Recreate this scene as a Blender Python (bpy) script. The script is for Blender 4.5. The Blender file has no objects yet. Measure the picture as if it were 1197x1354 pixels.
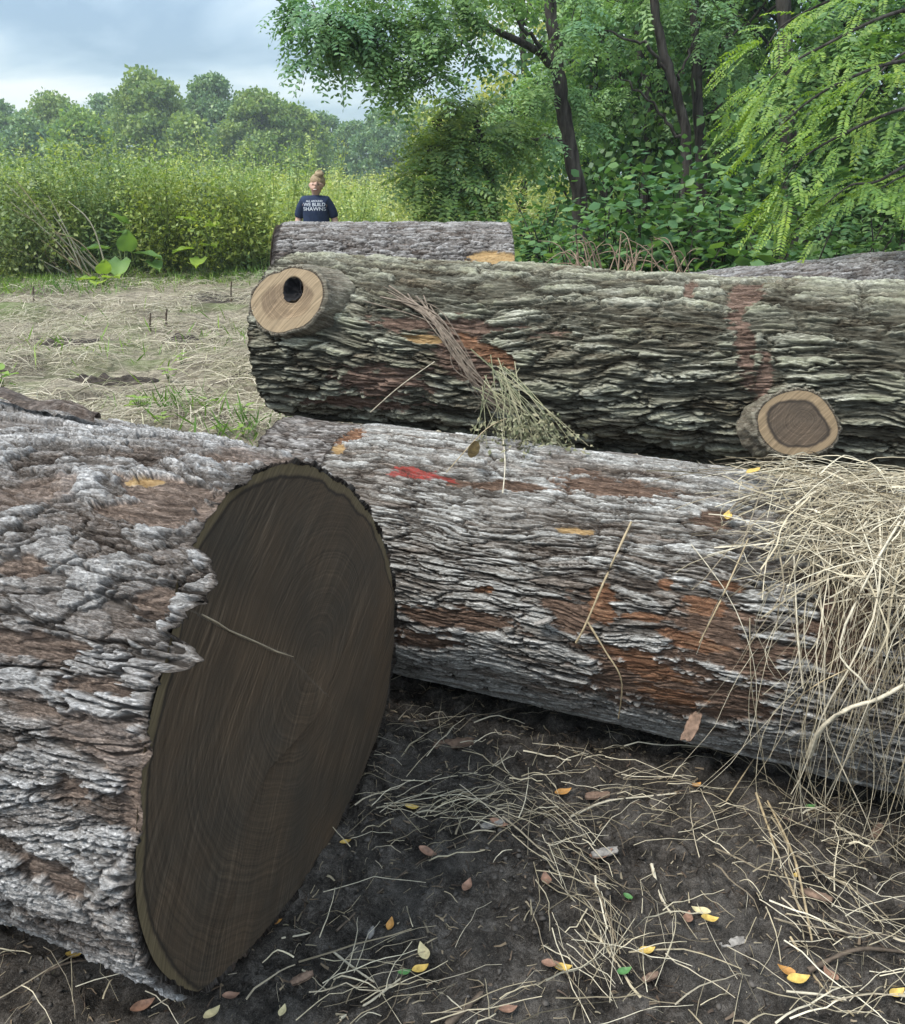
import bpy, math, random
import numpy as np
rng = np.random.default_rng(7); random.seed(7)
R_ = math.radians
sc = bpy.context.scene
COL = sc.collection

# ------------------------------------------------------------------ camera
F, PITCH, CH = 1150.0, R_(21), 1.6
FW = np.array([0, math.cos(PITCH), -math.sin(PITCH)])
UP = np.array([0, math.sin(PITCH), math.cos(PITCH)])
RT = np.array([1.0, 0, 0])
O = np.array([0, 0, CH])
cam = bpy.data.cameras.new('camera'); camo = bpy.data.objects.new('camera', cam); COL.objects.link(camo)
camo.location = O; camo.rotation_euler = (R_(90) - PITCH, 0, 0)
cam.sensor_fit = 'HORIZONTAL'; cam.sensor_width = 36; cam.lens = F / 1197 * 36
cam.clip_start = 0.02; cam.clip_end = 2000
sc.camera = camo

def ray(px, py):
    d = RT * ((px - 598.5) / F) + FW + UP * ((677 - py) / F)
    return d / np.linalg.norm(d)
def at(px, py, Y):            # the point seen at that place, Y metres into the scene
    d = ray(px, py); return O + d * (Y / d[1])
def gr(px, py, z=0.0):        # the same on the ground
    d = ray(px, py); return O + d * ((z - CH) / d[2])

# ------------------------------------------------------------------ numpy noise
def _h(ix, iy, seed):
    x = (ix.astype(np.int64) * 374761393 + iy.astype(np.int64) * 668265263 + seed * 982451653) & 0xffffffff
    x = ((x ^ (x >> 13)) * 1274126177) & 0xffffffff
    x = ((x ^ (x >> 16)) * 2246822519) & 0xffffffff
    return ((x ^ (x >> 15)) & 0xffffff).astype(np.float32) / np.float32(0x1000000)
def pn(x, y, seed=0, py=None):
    ix = np.floor(x); iy = np.floor(y)
    fx = (x - ix).astype(np.float32); fy = (y - iy).astype(np.float32)
    ix = ix.astype(np.int64); iy = iy.astype(np.int64)
    ux = fx * fx * fx * (fx * (fx * 6 - 15) + 10); uy = fy * fy * fy * (fy * (fy * 6 - 15) + 10)
    out = 0
    for dx in (0, 1):
        for dy in (0, 1):
            jy = iy + dy
            if py: jy = jy % py
            a = _h(ix + dx, jy, seed) * np.float32(6.2831853)
            g = np.cos(a) * (fx - dx) + np.sin(a) * (fy - dy)
            out = out + g * (ux if dx else 1 - ux) * (uy if dy else 1 - uy)
    return out * 1.5
def fbm(x, y, seed=0, o=4, py=None, gain=0.5):
    s = 0; a = 1.0; t = 0
    for i in range(o):
        k = 2 ** i
        s = s + a * pn(x * k, y * k, seed + i * 17, py * k if py else None); t += a; a *= gain
    return s / t
def wor(x, y, seed=0, py=None):
    ix = np.floor(x).astype(np.int64); iy = np.floor(y).astype(np.int64)
    f1 = np.full(x.shape, 9, np.float32); f2 = f1.copy(); rn = np.zeros_like(f1); oy = np.zeros_like(f1); ox = np.zeros_like(f1)
    for dx in (-1, 0, 1):
        for dy in (-1, 0, 1):
            cx = ix + dx; cy = iy + dy; wy = cy % py if py else cy
            qx = (cx + .08 + .84 * _h(cx, wy, seed) - x).astype(np.float32); qy = (cy + .08 + .84 * _h(cx, wy, seed + 5) - y).astype(np.float32)
            d = np.sqrt(qx * qx + qy * qy); r = _h(cx, wy, seed + 9)
            n = d < f1
            f2 = np.where(n, f1, np.minimum(f2, d)); rn = np.where(n, r, rn); oy = np.where(n, -qy, oy); ox = np.where(n, -qx, ox); f1 = np.where(n, d, f1)
    return f1, f2, rn, ox, oy
def sm(a, b, x):
    t = np.clip((x - a) / (b - a), 0, 1); return t * t * (3 - 2 * t)
def gnoise(x, y):             # ground relief
    x = np.asarray(x, float); y = np.asarray(y, float)
    near = np.exp(-(np.maximum(y - 3.5, 0) / 2.5) ** 2)
    c = fbm(x * 5, y * 5, 3, 4)
    cl = np.abs(fbm(x * 11, y * 11, 8, 4))
    far = fbm(x * 0.9, y * 0.9, 21, 4)
    return near * (0.03 * c + 0.06 * cl - 0.012 + .018 * fbm(x * 30, y * 30, 31, 3)) + (1 - near) * (0.16 * np.where(y < 16, far, far * .5) + .05 * np.abs(fbm(x * 4, y * 4, 41, 3)) * (y < 16)) * sm(4, 7, y) - .008

# ------------------------------------------------------------------ mesh helpers
def mk(name, V, FL, mat, parent=None, smooth=True, attrs=None):
    V = np.asarray(V, np.float32).reshape(-1, 3).copy()
    if parent is not None:
        p = parent; off = np.zeros(3)
        while p is not None: off = off + np.array(p.location); p = p.parent
        V -= off.astype(np.float32)
    if not isinstance(FL, list): FL = [FL]
    FL = [np.asarray(f, np.int32) for f in FL if len(f)]
    me = bpy.data.meshes.new(name); me.vertices.add(len(V)); me.vertices.foreach_set('co', V.ravel())
    tot = np.concatenate([np.full(len(f), f.shape[1], np.int32) for f in FL])
    idx = np.concatenate([f.ravel() for f in FL])
    me.loops.add(len(idx)); me.loops.foreach_set('vertex_index', idx)
    me.polygons.add(len(tot)); st = np.zeros(len(tot), np.int32); st[1:] = np.cumsum(tot)[:-1]
    me.polygons.foreach_set('loop_start', st)
    if smooth: me.polygons.foreach_set('use_smooth', np.ones(len(tot), bool))
    for k, v in (attrs or {}).items():
        v = np.asarray(v, np.float32)
        if v.ndim == 2: a = me.attributes.new(k, 'FLOAT_VECTOR', 'POINT'); a.data.foreach_set('vector', v.ravel())
        else: a = me.attributes.new(k, 'FLOAT', 'POINT'); a.data.foreach_set('value', v)
    me.update(calc_edges=True)
    me.materials.append(mat)
    o = bpy.data.objects.new(name, me); COL.objects.link(o)
    if parent is not None: o.parent = parent
    return o
def empty(name, loc):
    o = bpy.data.objects.new(name, None); COL.objects.link(o); o.location = [float(c) for c in loc]; o.empty_display_size = .1; return o
def tag(o, label=None, cat=None, group=None, kind=None):
    for k, v in (('label', label), ('category', cat), ('group', group), ('kind', kind)):
        if v: o[k] = v
    return o
def gridf(nu, nv, wrap=False):
    i = np.arange(nu - 1)[:, None]; j = np.arange(nv if wrap else nv - 1)[None]
    j2 = (j + 1) % nv
    return np.stack([i * nv + j, (i + 1) * nv + j, (i + 1) * nv + j2, i * nv + j2], -1).reshape(-1, 4)
def nrm(a): return a / np.maximum(np.linalg.norm(a, axis=-1, keepdims=True), 1e-9)
def strands(P, rad, k=3):     # (N,P,3) polylines -> k-sided tubes
    P = np.asarray(P, float); N, M, _ = P.shape
    rad = np.broadcast_to(np.asarray(rad, float), (N, M))
    T = np.gradient(P, axis=1); T = nrm(T)
    ref = np.where(np.abs(T[..., 2:3]) > .8, np.array([1., 0, 0]), np.array([0, 0, 1.]))
    A = nrm(np.cross(T, ref)); B = np.cross(T, A)
    ang = np.arange(k) * 2 * np.pi / k
    V = P[:, :, None] + rad[:, :, None, None] * (np.cos(ang)[:, None] * A[:, :, None] + np.sin(ang)[:, None] * B[:, :, None])
    f = gridf(M, k, True)
    Fc = (f[None] + (np.arange(N) * M * k)[:, None, None]).reshape(-1, 4)
    return V.reshape(-1, 3), Fc
def ribbons(P, wid):          # flat dry blades
    P = np.asarray(P, float); N, M, _ = P.shape; T = nrm(np.gradient(P, axis=1))
    s0 = nrm(rng.normal(0, 1, (N, 1, 3)) + np.zeros_like(T)); B = nrm(np.cross(T, s0)); w = np.broadcast_to(wid, (N, M))[..., None] * .5
    V = np.stack([P - B * w, P + B * w], 2)
    f = gridf(M, 2); return V.reshape(-1, 3), (f[None] + (np.arange(N) * M * 2)[:, None, None]).reshape(-1, 4)
def kink(P, amp):
    n, M, _ = P.shape; t = np.linspace(0, 1, M)[None, :, None]
    for _ in range(2):
        k = rng.uniform(.15, .85, (n, 1, 1)); P = P + rng.normal(0, amp, (n, 1, 3)) * np.array([1, 1, .4]) * np.maximum(1 - np.abs(t - k) / .3, 0)
    return P
def straws(P, rad, share=.35):
    m = rng.random(len(P)) < share; rad = np.broadcast_to(rad, P.shape[:2])
    return joinm([strands(P[~m], rad[~m], 3), ribbons(P[m], rad[m] * 3.2)])
def leaves(b, d, w, L, Wd, droop=0.15, fold=.12):   # diamond leaves of two triangles-like halves
    b = np.asarray(b, float); n = len(b); d = nrm(d); w = nrm(w - d * np.sum(w * d, -1, keepdims=True)); nn = np.cross(d, w)
    L = np.broadcast_to(L, (n,))[:, None]; Wd = np.broadcast_to(Wd, (n,))[:, None]
    dn = np.array([0, 0, -1.]) * droop * L
    m = b + d * L * .5 + dn * .25
    V = np.stack([b, b + d * L * .3 + w * Wd * .46 + nn * fold * Wd, b + d * L * .68 + w * Wd * .36 + nn * fold * Wd + dn * .5, b + d * L + dn,
                  b + d * L * .68 - w * Wd * .36 + nn * fold * Wd + dn * .5, b + d * L * .3 - w * Wd * .46 + nn * fold * Wd, m], 1)
    base = np.array([[0, 1, 6, 5], [6, 1, 2, 3], [6, 3, 4, 5]])
    base = np.array([[0, 1, 2, 6], [6, 2, 3, 4], [0, 6, 4, 5]])
    Fc = (base[None] + (np.arange(n) * 7)[:, None, None]).reshape(-1, 4)
    return V.reshape(-1, 3), Fc
def rhomb(b, d, w, L, Wd):
    n = len(b); d = nrm(d); w = nrm(w - d * np.sum(w * d, -1, keepdims=True)); nn = np.cross(d, w)
    L = np.broadcast_to(L, (n,))[:, None]; Wd = np.broadcast_to(Wd, (n,))[:, None]
    V = np.stack([b, b + d * L * .45 + w * Wd * .5 + nn * .15 * Wd, b + d * L, b + d * L * .55 - w * Wd * .5 + nn * .15 * Wd], 1)
    return V.reshape(-1, 3), np.arange(n * 4).reshape(-1, 4)
def fronds(b, d, L, npair=7, lw=.42, droop=.35, ll=.24):     # pinnate leaves
    n = len(b); d = nrm(d); side = nrm(np.cross(d, np.array([0, 0, 1.])) + rng.normal(0, .25, (n, 3)))
    t = np.linspace(.16, 1, npair)
    P = b[:, None] + d[:, None] * (L[:, None] * t)[..., None] + np.array([0, 0, -1.]) * (droop * L[:, None] * t ** 2)[..., None]
    tan = nrm(d[:, None] + np.array([0, 0, -1.]) * (2 * droop * t)[None, :, None])
    bs = []; ds = []; ws = []; Ls = []
    for s in (-1, 1):
        dd = side[:, None] * s + tan * .45 + rng.normal(0, .13, (n, npair, 3)) + np.array([0, 0, -.25])
        bs.append(P.reshape(-1, 3)); ds.append(dd.reshape(-1, 3)); ws.append((tan + rng.normal(0, .2, (n, npair, 3))).reshape(-1, 3))
        Ls.append(np.repeat(L * ll, npair) * np.tile(np.sin(np.pi * (.12 + .78 * t)) * .45 + .6, n))
    b2 = np.concatenate(bs); Lq = np.concatenate(Ls)
    V, Fc = rhomb(b2, np.concatenate(ds), np.concatenate(ws), Lq, Lq * lw)
    return V, Fc
def rdir(n, up=0.0, flat=1.0):
    v = rng.normal(0, 1, (n, 3)); v[:, 2] *= flat; v = nrm(v); v[:, 2] += up; return nrm(v)
def joinm(parts):
    Vs = []; Fs = {}; o = 0
    for V, Fc in parts:
        Vs.append(V); Fs.setdefault(Fc.shape[1], []).append(Fc + o); o += len(V)
    return np.concatenate(Vs), [np.concatenate(f) for f in Fs.values()]

# ------------------------------------------------------------------ materials
class NT:
    def __init__(s, name):
        s.m = bpy.data.materials.new(name); s.m.use_nodes = True; s.t = s.m.node_tree; s.t.nodes.clear()
        s.out = s.t.nodes.new('ShaderNodeOutputMaterial')
    def n(s, typ, ins=None, **kw):
        nd = s.t.nodes.new('ShaderNode' + typ)
        for k, v in kw.items(): setattr(nd, k, v)
        for k, v in (ins or {}).items(): s.set(nd.inputs[k], v)
        return nd
    def set(s, inp, v):
        if isinstance(v, bpy.types.NodeSocket): s.t.links.new(v, inp)
        elif isinstance(v, bpy.types.Node): s.t.links.new(v.outputs[0], inp)
        else:
            if hasattr(inp, 'default_value') and isinstance(v, tuple) and len(v) == 3 and inp.type == 'RGBA': v = v + (1,)
            inp.default_value = v
    def math(s, op, a, b=0.0, c=None):
        nd = s.n('Math', operation=op); s.set(nd.inputs[0], a); s.set(nd.inputs[1], b)
        if c is not None: s.set(nd.inputs[2], c)
        return nd.outputs[0]
    def mix(s, f, a, b, blend='MIX'):
        nd = s.n('Mix', data_type='RGBA', blend_type=blend); s.set(nd.inputs[0], f); s.set(nd.inputs[6], a); s.set(nd.inputs[7], b); return nd.outputs[2]
    def ramp(s, f, stops, interp='LINEAR'):
        nd = s.n('ValToRGB'); cr = nd.color_ramp; cr.interpolation = interp
        while len(cr.elements) < len(stops): cr.elements.new(.5)
        for e, (p, c) in zip(cr.elements, stops): e.position = p; e.color = (c if isinstance(c, tuple) else (c,) * 3) + (1,)
        s.set(nd.inputs[0], f); return nd.outputs[0]
    def noise(s, vec, scale, detail=4, rough=.55, dist=0.0):
        nd = s.n('TexNoise', {'Scale': scale, 'Detail': detail, 'Roughness': rough, 'Distortion': dist})
        if vec is not None: s.set(nd.inputs['Vector'], vec)
        return nd.outputs['Fac']
    def attr(s, name, vec=False):
        nd = s.n('Attribute', attribute_name=name); return nd.outputs['Vector' if vec else 'Fac']
    def vscale(s, vec, sc3):
        return s.n('VectorMath', {0: vec, 1: sc3}, operation='MULTIPLY').outputs[0]
    def maprange(s, v, a, b, c=0., d=1.):
        nd = s.n('MapRange', {'From Min': a, 'From Max': b, 'To Min': c, 'To Max': d}); s.set(nd.inputs['Value'], v); return nd.outputs[0]
    def bump(s, h, st, dist):
        return s.n('Bump', {'Height': h, 'Strength': st, 'Distance': dist}).outputs[0]
    def done(s, col, rough=.85, bump=None, spec=.25):
        b = s.n('BsdfPrincipled', {'Base Color': col, 'Roughness': rough, 'Specular IOR Level': spec})
        if bump is not None: s.set(b.inputs['Normal'], bump)
        s.t.links.new(b.outputs[0], s.out.inputs[0]); return s.m

def plain(name, col, rough=.8, var=.25, scale=30):
    t = NT(name); tc = t.n('TexCoord').outputs['Object']
    n = t.noise(tc, scale, 4)
    c = t.mix(t.maprange(n, .3, .7), tuple(x * (1 - var) for x in col), tuple(x * (1 + var) for x in col))
    return t.done(c, rough, t.bump(n, .3, .01))
def leafmat(name, cols, trans=.3, rough=.45, spec=.3):
    t = NT(name); r = t.n('NewGeometry').outputs['Random Per Island']
    c = t.ramp(r, [(i / (len(cols) - 1), c) for i, c in enumerate(cols)])
    tc = t.n('TexCoord').outputs['Object']
    big = t.noise(tc, .8, 4)
    c = t.mix(t.maprange(big, .35, .65), t.mix(1.0, c, (.60, .72, .78), 'MULTIPLY'), t.mix(1.0, c, (1.28, 1.18, .95), 'MULTIPLY'))
    p = t.n('BsdfPrincipled', {'Base Color': c, 'Roughness': rough, 'Specular IOR Level': spec})
    tr = t.n('BsdfTranslucent', {'Color': t.mix(1.0, c, (1.25, 1.3, .6), 'MULTIPLY')})
    mx = t.n('MixShader', {0: trans, 1: p.outputs[0], 2: tr.outputs[0]})
    t.t.links.new(mx.outputs[0], t.out.inputs[0]); return t.m
def strawmat(name, cols):
    t = NT(name); r = t.n('NewGeometry').outputs['Random Per Island']
    c = t.ramp(r, [(i / (len(cols) - 1), c) for i, c in enumerate(cols)])
    n = t.noise(t.n('TexCoord').outputs['Object'], 60, 3)
    c = t.mix(1.0, c, t.ramp(n, [(.3, .75), (.7, 1.15)]), 'MULTIPLY')
    return t.done(c, .7, None, .2)

def barkmat(name, dark, mid, light, stripa, stripb, lich=None, lichamt=0., lo=.18, hi=.72, fs=1.):
    t = NT(name)
    sv = t.attr('sv', True)
    h = t.attr('bh'); st = t.attr('strip'); wd = t.attr('wood'); pt = t.attr('paint'); rn = t.attr('rnd')
    n1 = t.noise(t.vscale(sv, (22.0 * fs, 240.0 * fs, 60.0 * fs)), 1, 6, .7)
    n2 = t.noise(t.vscale(sv, (110.0 * fs, 420.0 * fs, 200.0 * fs)), 1, 5, .75)
    n3 = t.noise(t.vscale(sv, (5., 9., 9.)), 1, 4, .55, .4)
    n4 = t.noise(t.vscale(sv, (26.0 * fs, 150.0 * fs, 60.0 * fs)), 1, 6, .7, .6)
    hair = t.maprange(t.math('ABSOLUTE', t.math('SUBTRACT', n4, .5)), .0, .035)
    n5 = t.noise(t.vscale(sv, (48.0 * fs, 300.0 * fs, 90.0 * fs)), 1, 4, .7, .4)
    hair2 = t.maprange(t.math('ABSOLUTE', t.math('SUBTRACT', n5, .5)), .0, .05)
    ck = t.attr('crk')
    hh = t.math('ADD', h, t.math('MULTIPLY', t.math('SUBTRACT', n2, .5), 1.3))
    hh = t.math('ADD', hh, t.math('MULTIPLY', t.math('SUBTRACT', n1, .5), 1.25))
    c = t.ramp(hh, [(max(0, lo - .1), dark), ((lo + hi) / 2 - .06, mid), (hi, light), (1., tuple(min(1, x * 1.3) for x in light))])
    lines = t.math('MULTIPLY', t.math('MULTIPLY_ADD', hair, .62, .38), t.math('MULTIPLY_ADD', hair2, .42, .58))
    c = t.mix(t.math('MULTIPLY', t.math('SUBTRACT', 1., t.math('MULTIPLY', lines, t.math('MULTIPLY_ADD', ck, .8, .2))), .76), c, dark)
    # weathering differs from plate to plate
    c = t.mix(1., c, t.ramp(rn, [(.15, (.60, .52, .47)), (.38, (.84, .81, .79)), (.55, (1., 1., 1.)), (.8, (1.2, 1.21, 1.23))]), 'MULTIPLY')
    c = t.mix(t.maprange(n3, .52, .68), c, t.mix(.6, c, mid), 'MIX')
    if lich:
        l = t.math('MULTIPLY', t.maprange(t.noise(t.vscale(sv, (7., 12., 9.)), 1, 5, .6), .36, .58), t.maprange(h, .35, .8))
        l = t.math('MULTIPLY', l, t.maprange(n2, .3, .55))
        c = t.mix(t.math('MULTIPLY', l, lichamt), c, lich)
    sn = t.noise(t.vscale(sv, (10., 95., 40.)), 1, 6, .65, .5)
    scol = t.ramp(sn, [(.28, tuple(x * .45 for x in stripa)), (.45, stripa), (.62, stripb), (.8, tuple(min(1, x * 1.35) for x in stripb))])
    c = t.mix(st, c, t.mix(1., scol, t.ramp(lines, [(.2, .35), (.9, 1.1)]), 'MULTIPLY'))
    wn = t.noise(t.vscale(sv, (9., 130., 60.)), 1, 5, .6, .3)
    wcol = t.ramp(wn, [(.3, (.11, .060, .038)), (.5, (.235, .118, .068)), (.72, (.40, .245, .15))])
    wcol = t.mix(1., wcol, t.ramp(lines, [(.2, .3), (.9, 1.1)]), 'MULTIPLY')
    c = t.mix(wd, c, wcol)
    yl = t.attr('yellow')
    c = t.mix(yl, c, t.ramp(wn, [(.3, (.32, .19, .08)), (.6, (.50, .34, .17))]))
    c = t.mix(t.math('MULTIPLY', t.math('MULTIPLY', pt, lines), t.maprange(t.math('ADD', h, t.math('MULTIPLY', n2, .6)), .45, .75)), c, (.34, .055, .045))
    bh = t.math('ADD', t.math('ADD', t.math('MULTIPLY', n2, .6), t.math('MULTIPLY', n1, .6)), t.math('MULTIPLY', lines, .5))
    return t.done(c, .9, t.bump(bh, .9, .006), .12)

# ------------------------------------------------------------------ bark relief
def barkfield(s, th, R, seed, Lu, Lv, depth, style):
    C = 2 * math.pi * R; A = (th / (2 * math.pi)).astype(np.float32); s = s.astype(np.float32)
    def cells(l): return max(3, int(round(C / l)))
    def N(lu, lv, sd, o=3, du=0, dv=0):
        c = cells(lv); return fbm((s + du) / lu, (A + dv) * c, seed + sd, o, c)
    w = N(.7, .45, 1, 3); w2 = N(.16, .07, 2, 3)
    dv = (w * (.065 if style == 'moss' else .08) + w2 * .008) / C          # ridges wander round the trunk
    if style == 'moss': dv = dv + .035 * np.sin(s * 2.1 + 1) / C
    du = N(.2, .12, 3, 2) * .03
    def terr(lu, lv, sd, steps, sharp=.07, o=5):
        t = N(lu, lv, sd, o, du * .5, dv) * .9 * steps + steps * .5
        f = np.floor(t); return np.clip((f + sm(.5 - sharp, .5 + sharp, t - f)) / steps, 0, 1)
    rough = N(.05, .016, 61, 5)
    def W(lu, lv, sd, rg=.16):
        c = cells(lv); f1, f2, r, ox, oy = wor((s + du) / lu + rough * rg * 1.2, (A + dv) * c + rough * rg * 1.6, seed + sd, c)
        return f2 - f1, r, oy
    n1 = np.minimum(np.abs(N(Lu * 2.4, Lv * 1.5, 4, 5, du, dv)), 1.1 * np.abs(N(Lu * 1.8, Lv * 1.2, 71, 4, du, dv)) + .01); n2 = np.abs(N(Lu * .9, Lv * .8, 7, 4, du, dv))
    fine = N(.022, .008, 41, 4); grain = N(.007, .0030, 47, 2)
    e1, r1, o1 = W(Lu * (.5 if style == 'moss' else .75), Lv, 11, .26 if style == 'moss' else .2); e2, r2, o2 = W(Lu * .42, Lv * .5, 23); e3, r3, o3 = W(Lu * .16, Lv * .24, 29)
    rn = .55 * r1 + .3 * r2 + .15 * r3
    if style == 'flaky':
        fis = sm(.0, .07, n1)
        h = (.40 * r1 + .26 * r2 + .12 * r3 + .16 * sm(0, .10, e1) + .06 * sm(0, .12, e2)) * (.35 + .65 * fis)
        tilt = o1 * .10 + o2 * .06
    elif style == 'moss':
        fis = sm(.0, .15, n1); g = sm(.0, .30, e1)
        h = (.36 * g + .26 * r1 * g + .14 * sm(0, .25, e2) * (.4 + .6 * r2) + .10 * r3 * sm(0, .15, e3)) * (.25 + .75 * fis) + .06
        tilt = o1 * .05 + o2 * .05
    else:
        fis = sm(.0, .09, n1); g = sm(.0, .16, e1)
        h = (.42 * g + .20 * r1 * g + .12 * sm(0, .14, e2) + .10 * r2 + .08 * r3) * (.3 + .7 * fis) + .02
        tilt = o1 * .05
    h = h + .11 * fine + .06 * grain
    n3 = np.abs(N(Lu * .5, Lv * .45, 53, 4, du, dv))
    crk = np.minimum(np.minimum(sm(0, .07, e1), .25 + .75 * sm(0, .07, e2)), np.minimum(.45 + .55 * sm(0, .10, e3), .15 + .85 * sm(0, .05, n3)))
    crk = np.minimum(crk, fis)
    return h, tilt, rn, fine, crk

def frame(az, el):
    a = np.array([math.cos(az) * math.cos(el), math.sin(az) * math.cos(el), math.sin(el)])
    h = np.cross(a, [0, 0, 1.]); h /= np.linalg.norm(h); return a, h, np.cross(h, a)
class Log: pass
def cyl_hit(px, py, C, a, h, v, R):
    d = ray(px, py); w = O - C
    dp = d - a * (d @ a); wp = w - a * (w @ a)
    A = dp @ dp; B = dp @ wp; D = wp @ wp - R * R; q = B * B - A * D
    t = (-B - math.sqrt(max(q, 0))) / A
    p = O + d * t - C
    return p @ a, math.atan2(p @ v, p @ h)
def make_log(spec):
    """spec: label, C, az, el, R, k, s0, s1, ns, nf, nb, tc, style, seed, Lu, Lv, depth, mat, facemat, rad fn, end fns, patches, bulges"""
    g = spec; a, h, v = frame(g['az'], g.get('el', 0)); C = np.array(g['C'], float); R = g['R']; k = g.get('k', 0)
    tc = g['tc']; fr = R_(108)
    th = np.concatenate([np.linspace(tc - fr, tc + fr, g['nf'], endpoint=False), np.linspace(tc + fr, tc - fr + 2 * math.pi, g['nb'], endpoint=False)])
    nt = len(th); ns = g['ns']
    e0 = g.get('end0', lambda t: 0 * t)(th); e1 = g.get('end1', lambda t: 0 * t)(th)
    tt = np.linspace(0, 1, ns)[:, None]
    if 'near' in g: f_, q_ = g['near']; tt = np.interp(tt, [0, f_, 1], [0, q_, 1])
    S = (g['s0'] + e0)[None] * (1 - tt) + (g['s1'] + e1)[None] * tt
    TH = np.broadcast_to(th[None], S.shape)
    def rad(S, TH):
        r = R + k * S
        if 'rad' in g: r = g['rad'](S, TH, r)
        return r
    RR = rad(S, TH)
    hgt, tilt, rn, fine, crk_ = barkfield(S, TH % (2 * math.pi), R, g['seed'], g['Lu'], g['Lv'], g['depth'], g['style'])
    strip = np.zeros_like(hgt); wood = strip.copy(); paint = strip.copy(); yel = strip.copy(); dep = strip.copy()
    c = max(3, int(round(2 * math.pi * R / .06)))
    rag = .6 * fbm(S / .13, TH % (2 * math.pi) / (2 * math.pi) * c, g['seed'] + 77, 5, c, .62) + .55 * fbm(S / .07, TH % (2 * math.pi) / (2 * math.pi) * c * 4, g['seed'] + 79, 4, c * 4, .6) + .55 * (rn - .5)
    if g.get('autostrip'):
        cc = max(3, int(round(2 * math.pi * R / .2)))
        z = fbm(S / .42, TH % (2 * math.pi) / (2 * math.pi) * cc, g['seed'] + 91, 4, cc)
        m = sm(g['autostrip'], g['autostrip'] + .07, z + .12 * rag); strip = np.maximum(strip, m * .85); dep = np.maximum(dep, m * .55)
    for (kind, px, py, wpx, hpx, rot, dpt) in g.get('patches', []):
        s_, t_ = cyl_hit(px, py, C, a, h, v, R)
        s2, t2 = cyl_hit(px + 12, py, C, a, h, v, R); s3, t3 = cyl_hit(px, py + 12, C, a, h, v, R)
        # local size of a pixel along the trunk and round it
        du = (S - s_); dvv = ((TH - t_ + math.pi) % (2 * math.pi) - math.pi) * R
        M = np.array([[s2 - s_, s3 - s_], [((t2 - t_ + math.pi) % (2 * math.pi) - math.pi) * R, ((t3 - t_ + math.pi) % (2 * math.pi) - math.pi) * R]]) / 12
        Mi = np.linalg.inv(M)
        X = Mi[0, 0] * du + Mi[0, 1] * dvv; Y = Mi[1, 0] * du + Mi[1, 1] * dvv
        far = np.abs((TH - t_ + math.pi) % (2 * math.pi) - math.pi) > 1.3
        cr, sr = math.cos(R_(rot)), math.sin(R_(rot))
        xx = (X * cr + Y * sr) / wpx; yy = (-X * sr + Y * cr) / hpx
        m = sm(1.06, .94, np.sqrt(xx * xx + yy * yy) + (1.25 if kind != 'clean' else .35) * rag); m[far] = 0
        if kind == 'strip': strip = np.maximum(strip, m)
        elif kind == 'wood' or kind == 'clean': wood = np.maximum(wood, m)
        elif kind == 'yellow': yel = np.maximum(yel, m)
        elif kind == 'paint': paint = np.maximum(paint, m)
        dep = np.maximum(dep, m * dpt)
    strip = np.clip(strip - wood - yel, 0, 1)
    D = g['depth']
    edge0 = sm(.0, .022, S - (g['s0'] + e0)[None]) if g.get('face0', True) else 1.
    hcol = hgt * (.12 + .88 * edge0)
    disp = D * (hgt - .10 * (1 - crk_) + tilt * sm(0, .5, hgt)) - D * .75
    und = fbm(S / .5, np.broadcast_to(TH % (2 * math.pi), S.shape) / (2 * math.pi) * 6, g['seed'] + 51, 3, 6) * g.get('und', .02)
    disp = disp * (1 - .62 * np.clip(dep, 0, 1)) - dep * D * .5 + und
    for (s_, t_, rr, amp) in g.get('bulges', []):
        du = S - s_; dvv = ((TH - t_ + math.pi) % (2 * math.pi) - math.pi) * R
        q = np.sqrt(du * du + dvv * dvv) / rr; disp = disp + amp * np.exp(-q ** 3)
    if g.get('face0', True): disp = disp * (.45 + .55 * sm(0, .03, S - (g['s0'] + e0)[None])) - .004 * (1 - sm(0, .03, S - (g['s0'] + e0)[None]))
    rr = RR + disp
    dirs = np.cos(TH)[..., None] * h + np.sin(TH)[..., None] * v
    P = C + S[..., None] * a + dirs * rr[..., None]
    bt = g.get('bt', .035)
    def ring(row, s, inner):  # bark thickness shown at the sawn end
        return (C + s[:, None] * a + dirs[row] * inner[:, None])
    in0 = RR[0] - bt; in1 = RR[-1] - bt
    P = np.concatenate([ring(0, S[0] * 0 + g['s0'] + .012, in0)[None], P, ring(-1, S[-1] * 0 + g['s1'] - .012, in1)[None]])
    ext = lambda x, f=0.: np.concatenate([np.full((1, nt), f), x, np.full((1, nt), f)]).ravel()
    sv = np.stack([S, TH % (2 * math.pi) * R, hgt * .05], -1); sv = np.concatenate([sv[:1], sv, sv[-1:]]).reshape(-1, 3)
    e = empty(g.get('name', 'felled_log'), (C + a * (g['s0'] + g['s1']) / 2) * np.array([1, 1, 0]) + np.array([0, 0, C[2] - R]))
    tag(e, g['label'], 'log', 'felled logs of the pile')
    f = gridf(ns + 2, nt, True)
    mk('bark', P.reshape(-1, 3), f, g['mat'], e, True,
       dict(sv=sv, bh=ext(hcol, .0), strip=ext(strip), wood=ext(wood), yellow=ext(yel), paint=ext(paint), rnd=ext(rn, .2), crk=ext(crk_)))
    L = Log(); L.e = e; L.a, L.h, L.v, L.C, L.R, L.th, L.g = a, h, v, C, R, th, g; L.rad = rad
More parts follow.
